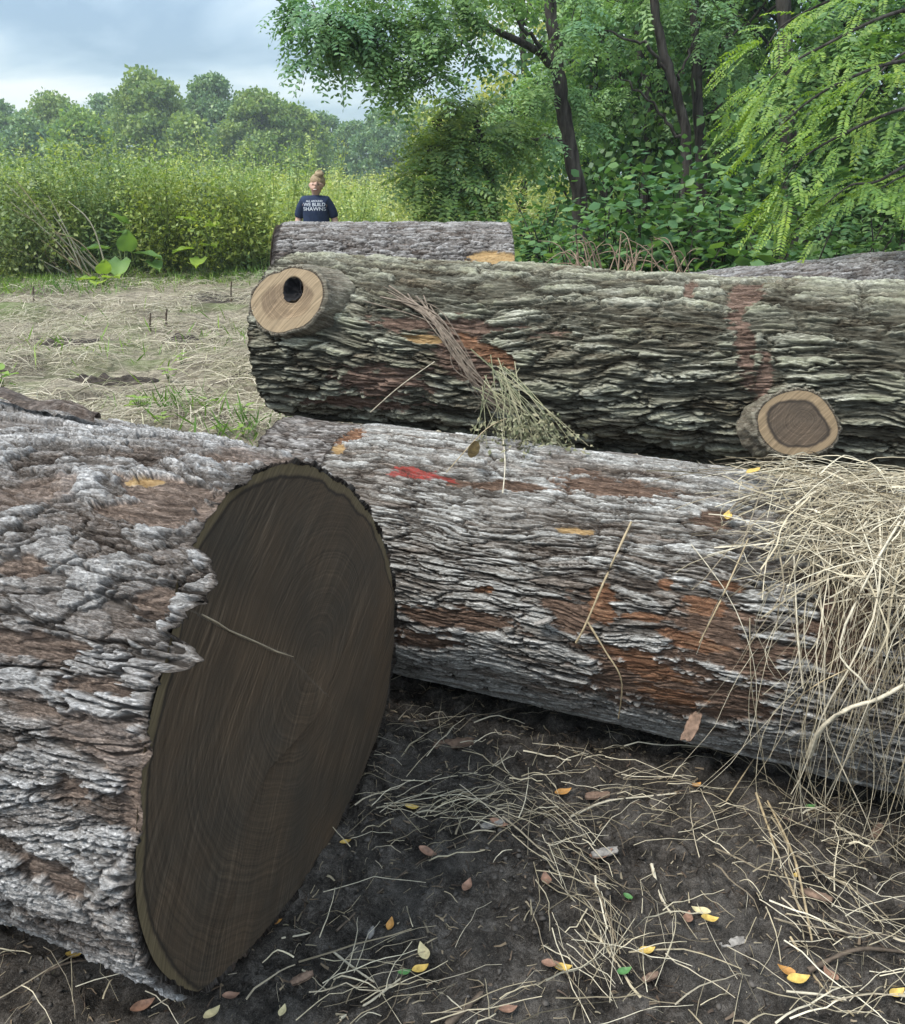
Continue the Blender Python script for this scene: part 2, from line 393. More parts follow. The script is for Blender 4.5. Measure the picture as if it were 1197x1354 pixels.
    # sawn ends
    for end, s_, inner, on in ((0, g['s0'], in0, g.get('face0', True)), (1, g['s1'], in1, g.get('face1', True))):
        if not on: continue
        nr = g.get('nr', 40); q = np.linspace(0, 1, nr)[:, None] ** .8
        ra = q * (inner + .012)[None]
        pq = np.stack([np.cos(TH[0])[None] * ra, np.sin(TH[0])[None] * ra], -1)
        ed = np.broadcast_to((inner + .012)[None], ra.shape) - ra
        dz = .003 * fbm(pq[..., 0] * 9, pq[..., 1] * 9, 5, 4)
        if 'facedisp' in g and end == 0: dz = dz + g['facedisp'](pq)
        sg = 1 if end == 0 else -1
        PP = C + a * (s_ + sg * (.004 + dz))[..., None] + h * pq[..., :1] + v * pq[..., 1:]
        mk('cut_face', PP.reshape(-1, 3), gridf(nr, nt, True), g['facemat'], e, True,
           dict(pq=np.concatenate([pq - np.array(g.get('pith', (0, 0))), 0 * pq[..., :1]], -1).reshape(-1, 3), edge=(ed + (g['sapfn'](TH[0])[None] if 'sapfn' in g and end == 0 else 0)).ravel()))
    return L

# ------------------------------------------------------------------ logs
def facemat(name, heart, heart2, sap, ring, sapw, saw=.6, dark_edge=True):
    t = NT(name); pq = t.attr('pq', True); ed = t.attr('edge')
    wob = t.noise(pq, 3.5, 4, .5)
    ln = t.n('VectorMath', {0: pq}, operation='LENGTH').outputs['Value']
    r = t.math('ADD', ln, t.math('MULTIPLY', t.math('SUBTRACT', wob, .5), .09))
    rw = t.n('CombineXYZ', {0: t.math('MULTIPLY', r, ring)})
    rings = t.noise(rw.outputs[0], 1, 5, .75)
    # saw kerf: long parallel arcs across the face
    rot = t.n('Mapping', {'Rotation': (0, 0, R_(-44))}); t.set(rot.inputs['Vector'], pq)
    sx = t.n('SeparateXYZ'); t.set(sx.inputs[0], rot.outputs[0])
    wv = t.noise(pq, 2.2, 3); arc = t.math('ADD', t.math('ADD', sx.outputs[1], t.math('MULTIPLY', wv, .06)), t.math('MULTIPLY', t.math('MULTIPLY', sx.outputs[0], sx.outputs[0]), .35))
    sv = t.n('CombineXYZ', {0: t.math('MULTIPLY', sx.outputs[0], 3.), 1: t.math('MULTIPLY', arc, 150.)})
    kerf = t.noise(sv.outputs[0], 1, 5, .6)
    blot = t.noise(pq, 3.4, 5, .6)
    c = t.mix(t.maprange(blot, .35, .65), heart, heart2)
    c = t.mix(1., c, t.ramp(rings, [(.34, .66), (.5, 1.), (.66, 1.5)]), 'MULTIPLY')
    kc = t.mix(1., c, t.ramp(kerf, [(.3, 1 - saw * .40), (.5, 1.), (.66, 1 + saw * .9)]), 'MULTIPLY'); c = t.mix(t.maprange(t.noise(pq, 6., 3), .38, .62, .25, 1.), c, kc)
    e2 = t.math('ADD', ed, t.math('MULTIPLY', t.math('SUBTRACT', t.noise(pq, 7, 4), .5), sapw * 1.7))
    sp = t.mix(1., sap, t.ramp(kerf, [(.3, .65), (.7, 1.3)]), 'MULTIPLY')
    c = t.mix(t.maprange(e2, sapw, sapw * .75), c, sp)
    if dark_edge:
        c = t.mix(t.maprange(t.math('ABSOLUTE', t.math('SUBTRACT', e2, sapw * 1.12)), sapw * .22, .0), c, tuple(x * .55 for x in heart))
    gr_ = t.noise(t.vscale(pq, (220., 220., 1.)), 1, 3)
    b = t.math('ADD', t.math('MULTIPLY', kerf, .7), t.math('MULTIPLY', gr_, .5))
    return t.done(c, .75, t.bump(b, .5, .004), .2)

M_barkA = barkmat('bark_silver', (.030, .024, .020), (.262, .230, .205), (.49, .468, .448), (.17, .125, .10), (.33, .25, .20), lo=.10, hi=.62)
M_barkB = barkmat('bark_grey', (.028, .022, .018), (.25, .222, .195), (.47, .45, .415), (.13, .085, .062), (.25, .165, .12), lo=.14, hi=.66, fs=.62)
M_barkM = barkmat('bark_mossy', (.028, .025, .018), (.205, .195, .148), (.42, .405, .325), (.15, .10, .075), (.26, .175, .135), (.285, .29, .17), .6, lo=.08, hi=.62, fs=.46)
M_barkE = barkmat('bark_dull', (.022, .018, .016), (.15, .132, .122), (.34, .318, .30), (.12, .08, .06), (.2, .14, .1), lo=.12, hi=.66, fs=.34)
M_faceA = facemat('walnut_end', (.052, .041, .030), (.080, .055, .035), (.125, .096, .055), 120., .023, .9)
M_faceT = facemat('tan_end', (.12, .085, .056), (.225, .16, .098), (.285, .212, .132), 150., .06, 1.0, False)
M_faceD = facemat('ringed_end', (.062, .047, .034), (.098, .070, .048), (.235, .168, .10), 190., .030, .8)
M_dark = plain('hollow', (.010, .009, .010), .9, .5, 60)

# front log, sawn end towards the right
CA = np.array([-0.344, 1.619, 0.535]); azA = math.pi - .3223
aA, hA, vA = frame(azA, .05)
def plA(px, py):
    d = ray(px, py); t = ((CA - O) @ aA) / (d @ aA); p = O + d * t - CA
    return np.array([p @ hA, p @ vA])
outl = [(400, 608), (440, 628), (480, 662), (505, 702), (520, 752), (525, 800), (523, 860), (514, 930), (498, 985), (470, 1050), (430, 1130), (380, 1200), (320, 1270), (262, 1318), (228, 1305), (195, 1262), (180, 1200), (178, 1130), (183, 1050), (195, 960), (213, 890), (228, 820), (240, 745), (272, 690), (300, 648), (345, 620)]
pa = np.array([plA(*p) for p in outl]); ang = np.arctan2(pa[:, 1], pa[:, 0]) % (2 * math.pi); rr = np.hypot(pa[:, 0], pa[:, 1]); o_ = np.argsort(ang); ang, rr = ang[o_], rr[o_]
def radA(S, TH, r):
    p = np.interp(TH % (2 * math.pi), ang, rr, period=2 * math.pi)
    w = sm(.75, 0.05, S) * 1.0
    return p * w + (r) * (1 - w) + .008
def angd(t, c): return (t - c + math.pi) % (2 * math.pi) - math.pi
def end0A(t):
    n = .016 * fbm(np.zeros_like(t), (t % (2 * math.pi)) / (2 * math.pi) * 60, 4, 4, 60)
    n2 = .009 * fbm(np.ones_like(t), (t % (2 * math.pi)) / (2 * math.pi) * 160, 9, 2, 160)
    lip = np.zeros_like(t)
    rg = fbm(np.zeros_like(t) + 5, (t % (2 * math.pi)) / (2 * math.pi) * 90, 14, 4, 90)
    for c, w, amp in ((R_(127.5), .085, .075), (R_(139.5), .058, .068), (R_(133), .05, .03), (R_(156), .06, .016), (R_(170), .07, .014), (R_(108), .09, .014)):
        x_ = np.clip(1 - np.abs(angd(t, c) + .02 * rg) / w, 0, 1); lip = lip + amp * x_ ** .7 * (1 + .5 * rg)
    notch = .010 * sm(1.2, .7, np.abs(angd(t, R_(186))) / .09) + .010 * sm(1.2, .7, np.abs(angd(t, R_(203))) / .08)
    return n + n2 * .6 - np.minimum(lip, .1) + notch
crk = np.array([plA(*p) for p in [(262, 812), (300, 832), (340, 851), (385, 868), (425, 914)]])
led = np.array([plA(*p) for p in [(436, 905), (420, 942), (385, 985), (352, 1020), (330, 1062), (322, 1110), (312, 1160)]])
def polyd(q, L):
    best = np.full(q.shape[:-1], 9.); sg = np.zeros(q.shape[:-1])
    for a_, b_ in zip(L[:-1], L[1:]):
        ab = b_ - a_; t = np.clip(((q - a_) @ ab) / (ab @ ab), 0, 1); d = q - a_ - t[..., None] * ab
        D = np.hypot(d[..., 0], d[..., 1]); s = np.sign(ab[0] * d[..., 1] - ab[1] * d[..., 0]); n = D < best
        best = np.where(n, D, best); sg = np.where(n, s, sg)
    return best, sg
def fdA(q):
    d1, s1 = polyd(q, crk); d2, s2 = polyd(q, led)
    z = .006 * s1 * np.exp(-(d1 / .10) ** 2) * sm(0, .004, d1)
    z = z + .012 * s2 * np.exp(-(d2 / .09) ** 2) * sm(0, .006, d2)
    return z
pithA = plA(418, 868)
LA = make_log(dict(label='thick silvery flaking log in the foreground with its dark sawn end facing right', C=CA, az=azA, el=.05, R=.552, s0=0, s1=1.9, ns=620, nf=1150, nb=300, near=(.86, .52), tc=math.pi,
    style='flaky', seed=101, Lu=.24, Lv=.052, depth=.034, mat=M_barkA, facemat=M_faceA, rad=radA, end0=end0A, pith=pithA, sapfn=lambda t: .05 * sm(-.15, -.75, np.sin(t - .35)) , facedisp=fdA, nr=150, bt=.028, autostrip=.21, und=.012,
    patches=[('strip', 235, 680, 75, 24, 12, .9), ('yellow', 205, 664, 26, 5, 5, .9), ('strip', 205, 700, 55, 16, 10, .9), ('strip', 40, 850, 60, 16, 2, .7), ('strip', 110, 905, 50, 14, 5, .7), ('strip', 165, 1060, 18, 60, 0, .8),
             ('strip', 80, 1050, 26, 14, 40, .8), ('strip', 40, 1150, 28, 13, 15, .8), ('strip', 75, 1165, 35, 14, 40, .8), ('strip', 215, 800, 30, 14, -15, .6), ('strip', 300, 625, 40, 10, 5, .6), ('strip', 30, 755, 40, 10, 0, .6)]))
# pale torn splinters along the crack of the front end
pts = []
for i, (px, py) in enumerate([(264, 812), (282, 822), (300, 833), (320, 842), (340, 850), (362, 861), (386, 868)]):
    q = plA(px, py); pts.append(CA + hA * q[0] + vA * q[1] - aA * (.004 + .003 * (i % 2)))
V, Fc = strands(np.array([pts]), np.array([[.0016, .0022, .0018, .0022, .0016, .002, .0006]]), 4)
mk('splinter', V, Fc, plain('pale_wood', (.36, .29, .20), .8), LA.e)

fp = []
for u_ in np.linspace(0, 1, 30):
    px, py = 118 - 190 * u_, 556 - 44 * u_ ** 1.1
    s_, t_ = cyl_hit(px, py + 12, CA, aA, hA, vA, .555); fp.append((s_, t_))
fs_ = np.array(fp); nu, nv = 60, 14; uu = np.linspace(0, 1, nu); ww = np.linspace(-1, 1, nv)
S_ = np.interp(uu, np.linspace(0, 1, 30), fs_[:, 0])[:, None] + 0 * ww; T_ = np.interp(uu, np.linspace(0, 1, 30), fs_[:, 1])[:, None] + ww[None] * .034 * (np.sin(np.pi * np.clip(uu, .03, 1) ** .6 * .9) ** .5)[:, None] - .05
hh_ = .5 + .5 * fbm(S_ * 30, T_ * 60, 5, 4); off = .562 + .016 * (1 - ww[None] ** 4) * np.ones_like(S_) + .012 * hh_ + .012 * np.sin(uu * 7)[:, None] ** 2
PF = CA + aA * S_[..., None] + (np.cos(T_)[..., None] * hA + np.sin(T_)[..., None] * vA) * off[..., None]
mk('bark_flap', PF, gridf(nu, nv), M_barkE, LA.e, True, dict(sv=np.stack([S_, T_ * .55, hh_ * .02], -1).reshape(-1, 3), bh=hh_.ravel() * .6, rnd=.35 + 0 * hh_.ravel(), crk=sm(.1, .4, hh_).ravel(), strip=.3 + 0 * hh_.ravel()))

# front right log
CB = np.array([0, 2.684, .403]); azB = -.412
def end1n(c=0): return lambda t: .02 * fbm(np.zeros_like(t) + c, (t % (2 * math.pi)) / (2 * math.pi) * 40, 4, 4, 40)
LB = make_log(dict(label='long grey ridged log with orange torn patches and dry grass draped over its right end', C=CB, az=azB, R=.415, k=-.002, s0=-.37, s1=3.1, ns=900, nf=660, nb=130, tc=R_(22),
    style='ridge', seed=211, Lu=.26, Lv=.028, depth=.021, mat=M_barkB, facemat=M_faceA, bt=.025, end0=end1n(3), end1=end1n(8), und=.014,
    patches=[('paint', 555, 626, 32, 8, 8, .0), ('strip', 560, 700, 1, 1, 0, 0), ('wood', 795, 800, 16, 26, 0, .7), ('strip', 755, 815, 36, 26, 15, .8), ('wood', 935, 800, 26, 12, 10, .9), ('wood', 960, 775, 22, 7, 8, .7), ('strip', 935, 840, 52, 45, 0, .9), ('wood', 915, 850, 36, 14, 12, .7),
             ('strip', 870, 910, 110, 42, 14, .9), ('wood', 860, 885, 56, 16, 22, .7), ('wood', 890, 925, 50, 14, 10, .8), ('wood', 905, 935, 30, 6, 8, .9), ('strip', 960, 925, 60, 30, 15, .7), ('wood', 850, 815, 24, 6, 6, .6), ('wood', 466, 574, 22, 12, -30, .8), ('yellow', 762, 700, 20, 4, 3, .8), ('yellow', 448, 590, 10, 6, -40, .8),
             ('strip', 800, 640, 90, 14, 8, .6), ('strip', 945, 680, 24, 18, 0, .8), ('strip', 600, 820, 90, 14, 6, .6), ('wood', 640, 780, 14, 5, 0, .7), ('strip', 1000, 880, 40, 40, 0, .7), ('strip', 1110, 840, 60, 60, 0, .7), ('strip', 560, 850, 60, 10, 5, .6), ('wood', 880, 770, 8, 8, 0, .5), ('strip', 660, 640, 60, 8, 4, .5)]))
# mossy log lying on the two lower ones
CM = np.array([0, 3.80, .905]); azM = -.372
aM, hM, vM = frame(azM, .0)
sst1, tst1 = cyl_hit(384, 398, CM, aM, hM, vM, .385)
sst2, tst2 = cyl_hit(1055, 560, CM, aM, hM, vM, .385)
LM = make_log(dict(label='mossy deeply furrowed log on top of the pile with two sawn branch stubs', C=CM, az=azM, el=-.006, R=.375, k=-.006, s0=-.80, s1=3.3, ns=860, nf=560, nb=140, tc=R_(20),
    style='moss', seed=307, Lu=.44, Lv=.060, depth=.036, mat=M_barkM, facemat=M_faceT, bt=.035, end0=end1n(1), end1=end1n(5), und=.022,
    bulges=[(sst1, tst1, .17, .008), (sst2, tst2, .19, .018)],
    patches=[('yellow', 560, 447, 28, 6, 4, .9), ('clean', 650, 470, 34, 13, 25, 1.), ('wood', 620, 452, 22, 8, 40, .9), ('strip', 575, 428, 110, 11, 2, .8), ('strip', 610, 465, 30, 60, -35, .7), ('strip', 500, 510, 60, 20, 0, .5), ('strip', 985, 390, 16, 40, 25, .8), ('strip', 912, 375, 9, 22, 15, .8), ('strip', 985, 460, 14, 50, -5, .6), ('strip', 1010, 500, 10, 40, 5, .5), ('strip', 470, 535, 80, 6, 3, .6)]))
# logs under and behind
LC = make_log(dict(label='small grey log under left end of the mossy log behind the dark face', C=(0, 3.42, .30), az=-.40, R=.305, s0=-.83, s1=2.9, ns=300, nf=260, nb=70, tc=R_(30),
    style='ridge', seed=401, Lu=.15, Lv=.026, depth=.018, mat=M_barkE, facemat=M_faceD, bt=.02, nr=14, end0=end1n(2)))
LE = make_log(dict(label='dark grey log with straight sawn ends in front of the standing person', C=(at(520, 300, 7.2)[0], 7.2, .64), az=.04, R=.64, s0=-.91, s1=.915, ns=260, nf=330, nb=80, tc=R_(60),
    style='ridge', seed=503, Lu=.24, Lv=.036, depth=.028, mat=M_barkE, facemat=M_faceT, bt=.03, nr=20, end0=lambda t: .05 * np.sin(t), patches=[('yellow', 655, 341, 36, 9, 0, 1.)]))
LF = make_log(dict(label='lilac grey log at the right edge lying behind the mossy log', C=(2.35, 5.7, .56), az=.45, el=.035, R=.56, s0=-1.2, s1=2.6, ns=300, nf=260, nb=70, tc=R_(50),
    style='ridge', seed=607, Lu=.22, Lv=.03, depth=.022, mat=M_barkE, facemat=M_faceT, bt=.03, nr=14))
# sawn branch stubs of the mossy log
def stub(L, s_, t_, n_out, outline, depth, fm, label, pith=(0, 0), hole=None, lip=.03):
    base = L.C + L.a * s_ + (L.h * math.cos(t_) + L.v * math.sin(t_)) * (L.rad(np.array(s_), np.array(t_)))
    n = nrm(np.array(n_out, float)); top = base + n * depth
    u = nrm(np.cross([0, 0, 1.], n)); w = np.cross(n, u)
    pl = []
    for px, py in outline:
        d = ray(px, py); t = ((top - O) @ n) / (d @ n); p = O + d * t - top; pl.append((p @ u, p @ w))
    pl = np.array(pl); an = np.arctan2(pl[:, 1], pl[:, 0]) % (2 * math.pi); ra = np.hypot(pl[:, 0], pl[:, 1]); o = np.argsort(an)
    th = np.linspace(0, 2 * math.pi, 160, endpoint=False); r0 = np.interp(th, an[o], ra[o], period=2 * math.pi); 
    r0 = (np.roll(r0, 3) + np.roll(r0, -3) + r0) / 3
    dirs = np.cos(th)[:, None] * u + np.sin(th)[:, None] * w
    nz = fbm(th * 0 + s_, th / (2 * math.pi) * 24, 3, 4, 24)
    rows = []; hh = []; svv = []
    prof = [(-.14, 1.30), (-.09, 1.24), (-.06, 1.19), (-.035, 1.15), (-.015, 1.13), (-.004, 1.12), (.002, 1.07), (.0, 1.0)]
    K = 60; zz = np.interp(np.linspace(0, 1, K), np.linspace(0, 1, len(prof)), [p[0] for p in prof]); fr_ = np.interp(np.linspace(0, 1, K), np.linspace(0, 1, len(prof)), [p[1] for p in prof])
    for i in range(K):
        b = fbm(th * 0 + zz[i] * 10, th / (2 * math.pi) * 30, 11, 4, 30) * .016 * min(1, (K - 1 - i) / 8 + .15)
        rows.append(top + n * (zz[i] + .006 * nz * (i < K - 2))[:, None] + dirs * (r0 * fr_[i] + b)[:, None]); hh.append(.42 + b * 18 - (.3 if i > K - 8 else 0)); svv.append(np.stack([zz[i] + 0 * th, th * .2, b], -1))
    sob = mk('branch_stub', np.array(rows).reshape(-1, 3), gridf(K, 160, True), L.g['mat'], L.e, True, dict(sv=np.array(svv).reshape(-1, 3), bh=np.array(hh).ravel(), strip=np.zeros(K * 160) + .25, rnd=np.zeros(K * 160) + .4, crk=np.ones(K * 160)))
    nr = 30; q = np.linspace(0, 1, nr)[:, None]; R2 = q * (r0 * 1.01)[None]
    pq = np.stack([np.cos(th)[None] * R2, np.sin(th)[None] * R2, 0 * R2], -1)
    dz = .002 * fbm(pq[..., 0] * 30, pq[..., 1] * 30, 3, 3) + .001
    if hole: 
        hp = np.array(hole[:2]); hd = np.hypot(pq[..., 0] - hp[0], pq[..., 1] - hp[1]); dz = dz - .05 * sm(hole[2], hole[2] * .8, hd)
    P = top + u * pq[..., :1] + w * pq[..., 1:2] + n * dz[..., None]
    f = mk('cut_face', P.reshape(-1, 3), gridf(nr, 160, True), fm, sob, True, dict(pq=(pq - np.array([pith[0], pith[1], 0])).reshape(-1, 3), edge=((r0 * 1.01)[None] - R2).ravel()))
    f['label'] = label
    return top, u, w, n, sob
toC = nrm(O - at(384, 398, 3.9))
n1 = nrm(np.array([-.50, -.80, .30]))
o1 = [(346, 374), (370, 362), (398, 357), (420, 366), (427, 380), (424, 402), (409, 424), (385, 434), (362, 438), (343, 427), (332, 404), (334, 392)]
def pix2(top, u, w, n, px, py):
    d = ray(px, py); t = ((top - O) @ n) / (d @ n); p = O + d * t - top; return p @ u, p @ w
b1 = LM.C + LM.a * sst1 + (LM.h * math.cos(tst1) + LM.v * math.sin(tst1)) * .375 + n1 * .045
u1 = nrm(np.cross([0, 0, 1.], n1)); w1 = np.cross(n1, u1); hp = pix2(b1, u1, w1, n1, 388, 384)
top1, u1, w1, n1, so1 = stub(LM, sst1, tst1, n1, o1, .045, M_faceT, 'tan sawn branch face with a dark hollow', pith=hp, hole=(hp[0], hp[1], .055))
c = top1 + u1 * hp[0] + w1 * hp[1]
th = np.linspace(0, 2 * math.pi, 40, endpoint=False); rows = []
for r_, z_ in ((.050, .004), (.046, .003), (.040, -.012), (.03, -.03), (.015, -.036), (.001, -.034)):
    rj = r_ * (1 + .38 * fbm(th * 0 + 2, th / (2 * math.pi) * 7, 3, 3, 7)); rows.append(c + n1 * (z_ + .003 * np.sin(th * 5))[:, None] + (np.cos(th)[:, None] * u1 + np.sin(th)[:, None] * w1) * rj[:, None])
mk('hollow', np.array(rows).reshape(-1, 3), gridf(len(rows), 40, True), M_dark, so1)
n2 = nrm(np.array([-.12, -.93, .34]))
o2 = [(1055 + 52 * math.cos(t) + 3 * math.sin(3 * t), 561 + 42 * math.sin(t) + 2 * math.cos(2 * t)) for t in np.linspace(0, 2 * math.pi, 24, endpoint=False)]
stub(LM, sst2, tst2, n2, o2, .066, M_faceD, 'round sawn branch face with dark heart and tan rim', lip=.03)

# ------------------------------------------------------------------ ground
def axis_pts(lo, hi, d, far_lo, far_hi, g=1.09):
    m = list(np.arange(lo, hi, d)); x, st = m[-1], d
    while x < far_hi: st *= g; x += st; m.append(x)
    x, st = lo, d; pre = []
    while x > far_lo: st *= g; x -= st; pre.append(x)
    return np.array(pre[::-1] + m)
xs = axis_pts(-1.8, 2.3, .011, -420, 420); ys = axis_pts(.7, 3.6, .010, -30, 600, 1.035)
GX, GY = np.meshgrid(xs, ys, indexing='ij')
GZ = gnoise(GX, GY)
def groundmat():
    t = NT('ground'); pos = t.n('NewGeometry').outputs['Position']
    sp = t.n('SeparateXYZ'); t.set(sp.inputs[0], pos)
    n0 = t.noise(pos, 2.2, 5, .6); n1 = t.noise(pos, 14, 6, .65); n2 = t.noise(pos, 110, 5, .7); n3 = t.noise(pos, 420, 3, .7)
    soil = t.ramp(t.math('ADD', t.math('MULTIPLY', n1, .6), t.math('MULTIPLY', n2, .4)), [(.38, (.013, .0108, .0092)), (.5, (.056, .048, .041)), (.60, (.13, .114, .10))])
    soil = t.mix(t.maprange(n0, .5, .68), soil, t.mix(.55, soil, (.14, .126, .112)))
    soil = t.mix(1., soil, t.ramp(n3, [(.36, .55), (.5, 1.), (.64, 1.6)]), 'MULTIPLY'); soil = t.mix(t.maprange(n3, .60, .70), soil, t.mix(.55, soil, (.20, .175, .145)))
    cf = t.noise(t.vscale(pos, (1., 1., 1.)), 1.1, 6, .65)
    hay = t.ramp(t.math('ADD', t.math('MULTIPLY', n1, .5), t.math('MULTIPLY', n2, .5)), [(.38, (.05, .040, .031)), (.5, (.24, .205, .15)), (.62, (.50, .43, .325))])
    hay = t.mix(t.maprange(cf, .50, .60), hay, t.mix(.6, hay, (.045, .036, .026)))
    gn = t.noise(pos, .75, 5, .6)
    hay = t.mix(t.math('MULTIPLY', t.maprange(gn, .5, .64), .65), hay, (.10, .15, .035))
    grn = t.mix(t.maprange(n1, .3, .7), (.06, .11, .02), (.16, .22, .05))
    w1 = t.math('ADD', sp.outputs[1], t.math('MULTIPLY', t.math('SUBTRACT', n0, .5), 2.2))
    w2 = t.math('ADD', sp.outputs[1], t.math('MULTIPLY', t.math('SUBTRACT', gn, .5), 6.))
    c = t.mix(t.maprange(w1, 3.6, 4.8), soil, hay)
    c = t.mix(t.maprange(w2, 14., 17.), c, grn)
    b = t.math('ADD', t.math('MULTIPLY', n1, .5), t.math('ADD', t.math('MULTIPLY', n2, .5), t.math('MULTIPLY', n3, .35)))
    return t.done(c, .95, t.bump(b, 1., .018), .1)
tag(mk('ground', np.stack([GX, GY, GZ], -1), gridf(len(xs), len(ys)), groundmat()), kind='structure')

# ------------------------------------------------------------------ dry grass and litter
M_straw = strawmat('dry_straw', [(.14, .11, .075), (.34, .285, .19), (.50, .43, .30), (.64, .57, .43), (.26, .21, .145)])
M_hay = strawmat('mown_straw', [(.15, .125, .09), (.43, .375, .28), (.64, .57, .44), (.28, .275, .16), (.53, .47, .35)])
def litter(pts, ln, dirs, lift=.012, r=(.0005, .0017), arch=.02, M=7):
    n = len(pts); t = np.linspace(-.5, .5, M)
    d = np.stack([np.cos(dirs), np.sin(dirs)], -1); cv = rng.normal(0, .16, n); rad0 = rng.uniform(*r, n) ; kink = rng.normal(0, .10, (n, 1)) * (t[None] > rng.uniform(-.3, .3, (n, 1)))
    XY = pts[:, None, :2] + d[:, None] * (t * ln[:, None])[..., None] + np.stack([-d[:, 1], d[:, 0]], -1)[:, None] * (cv[:, None] * t ** 2 * ln[:, None] + kink * (t + .3) * ln[:, None])[..., None]
    Z = gnoise(XY[..., 0], XY[..., 1])
    Zm = Z.max(1, keepdims=True) * .6 + Z * .4
    tilt = rng.normal(0, .12, n)
    Z = np.maximum(Z + .001, Zm + tilt[:, None] * t * ln[:, None]) + np.abs(rng.normal(0, lift, n))[:, None] + (arch * rng.random(n))[:, None] * (1 - (2 * t) ** 2)
    rad = rng.uniform(*r, n)[:, None] * np.linspace(1, .55, M)[None]
    return straws(np.concatenate([XY, Z[..., None]], -1), rad, .3)
P_ = []; D_ = []; L_ = []
def swath(px, py, sx, sy, n, ang, asd=.5, l=(.06, .26)):
    for i in range(int(n * .36)):
        p = gr(px + random.gauss(0, sx), min(py + random.gauss(0, sy), 1500)); P_.append(p); D_.append(R_(ang) + random.gauss(0, asd)); L_.append(random.uniform(*l))
for a in [(560, 1060, 45, 22, 70, 10), (650, 1060, 45, 22, 110, 0), (725, 1085, 25, 24, 80, -40), (745, 1140, 18, 35, 70, -65), (790, 1200, 22, 40, 80, -60), (770, 1260, 30, 30, 55, -80), (830, 1060, 60, 25, 60, 8),
          (1040, 1090, 40, 60, 90, -65, .35), (1090, 1180, 40, 60, 80, -60, .4), (1130, 1100, 50, 40, 110, 20, .8), (1160, 1200, 40, 60, 70, 20, .9), (920, 1060, 60, 30, 70, 10), (1000, 1240, 70, 50, 40, 10, 1.), (830, 1250, 40, 40, 70, 60, .8),
          (500, 1300, 30, 25, 60, 40, .7), (640, 1320, 60, 30, 25, 20, .8), (520, 1180, 60, 50, 25, 45, .6), (120, 1290, 90, 30, 45, 20, .9), (900, 1320, 160, 30, 40, 0, 1.2), (1120, 1320, 60, 25, 60, 5, .8), (600, 980, 60, 25, 60, 20, .8), (800, 1010, 120, 20, 60, 0, .9)]:
    swath(*a)
for i in range(500):
    P_.append(np.array([random.uniform(-1.2, 2.2), random.uniform(.9, 3.2), 0])); D_.append(random.uniform(0, 6.28)); L_.append(random.uniform(.02, .14))
V, Fc = litter(np.array(P_), np.array(L_), np.array(D_))
tag(mk('straw_litter', V, Fc, M_straw, None, False), kind='stuff')
n = 11000; p = np.stack([rng.uniform(-1.3, 2.4, n), rng.uniform(.85, 3.4, n), np.zeros(n)], -1)
V, Fc = litter(p, rng.uniform(.005, .03, n), rng.uniform(0, 6.28, n), .003, (.0006, .0022), .003, 3)
tag(mk('wood_debris', V, Fc, strawmat('debris', [(.03, .022, .017), (.10, .07, .05), (.20, .15, .10), (.30, .25, .17), (.05, .04, .03)]), None, False), kind='stuff')
n = 11000; p = np.stack([rng.uniform(-1.3, 2.4, n), rng.uniform(.85, 3.2, n)], -1); keep = fbm(p[:, 0] * 3, p[:, 1] * 3, 66, 3) + rng.normal(0, .2, n) > -.05; p = p[keep]; n = len(p)
r_ = .0018 + .0075 * rng.random(n) ** 4; o8 = np.array([[1, 0, 0], [-1, 0, 0], [0, 1, 0], [0, -1, 0], [0, 0, 1], [0, 0, -1], [.62, .62, .5], [-.62, .6, .5], [.6, -.62, .45], [-.6, -.6, .5]], float)
f8 = np.array([[4, 6, 7], [4, 7, 9], [4, 9, 8], [4, 8, 6], [0, 6, 8], [2, 7, 6], [1, 9, 7], [3, 8, 9], [0, 2, 6], [2, 1, 7], [1, 3, 9], [3, 0, 8], [0, 5, 2], [2, 5, 1], [1, 5, 3], [3, 5, 0]])
Vc = o8[None] * (r_[:, None, None] * rng.uniform(.45, 1.45, (n, 10, 1))) * np.array([1.2, 1.1, .6]); a_ = rng.uniform(0, 6.28, n); ca, sa = np.cos(a_)[:, None], np.sin(a_)[:, None]
Vc = np.stack([Vc[..., 0] * ca - Vc[..., 1] * sa + p[:, :1], Vc[..., 0] * sa + Vc[..., 1] * ca + p[:, 1:], Vc[..., 2] + (gnoise(p[:, 0], p[:, 1]) + r_ * .3)[:, None]], -1)
tag(mk('soil_crumbs', Vc, (f8[None] + (np.arange(n) * 10)[:, None, None]).reshape(-1, 3), strawmat('crumb', [(.022, .018, .015), (.06, .052, .045), (.11, .097, .085), (.04, .034, .029)]), None, False), kind='stuff')
# mown field
n = 30000; yy = 4.0 + 13.5 * rng.random(n) ** 1.25; xx = rng.uniform(-.62, .20, n) * yy - .1 + rng.normal(0, .3, n)
dens = fbm(xx * .9, yy * .9, 77, 4); keep = dens > -.26 + .42 * rng.random(n); xx, yy = xx[keep], yy[keep]; n = len(xx)
ang = fbm(xx * .5, yy * .5, 5, 2) * 3 + rng.normal(0, 1.0, n)
V, Fc = litter(np.stack([xx, yy, 0 * xx], -1), rng.uniform(.12, .5, n), ang, .03, (.0012, .0032), .08, 4)
tag(mk('mown_hay', V, Fc, M_hay, None, False), kind='stuff')

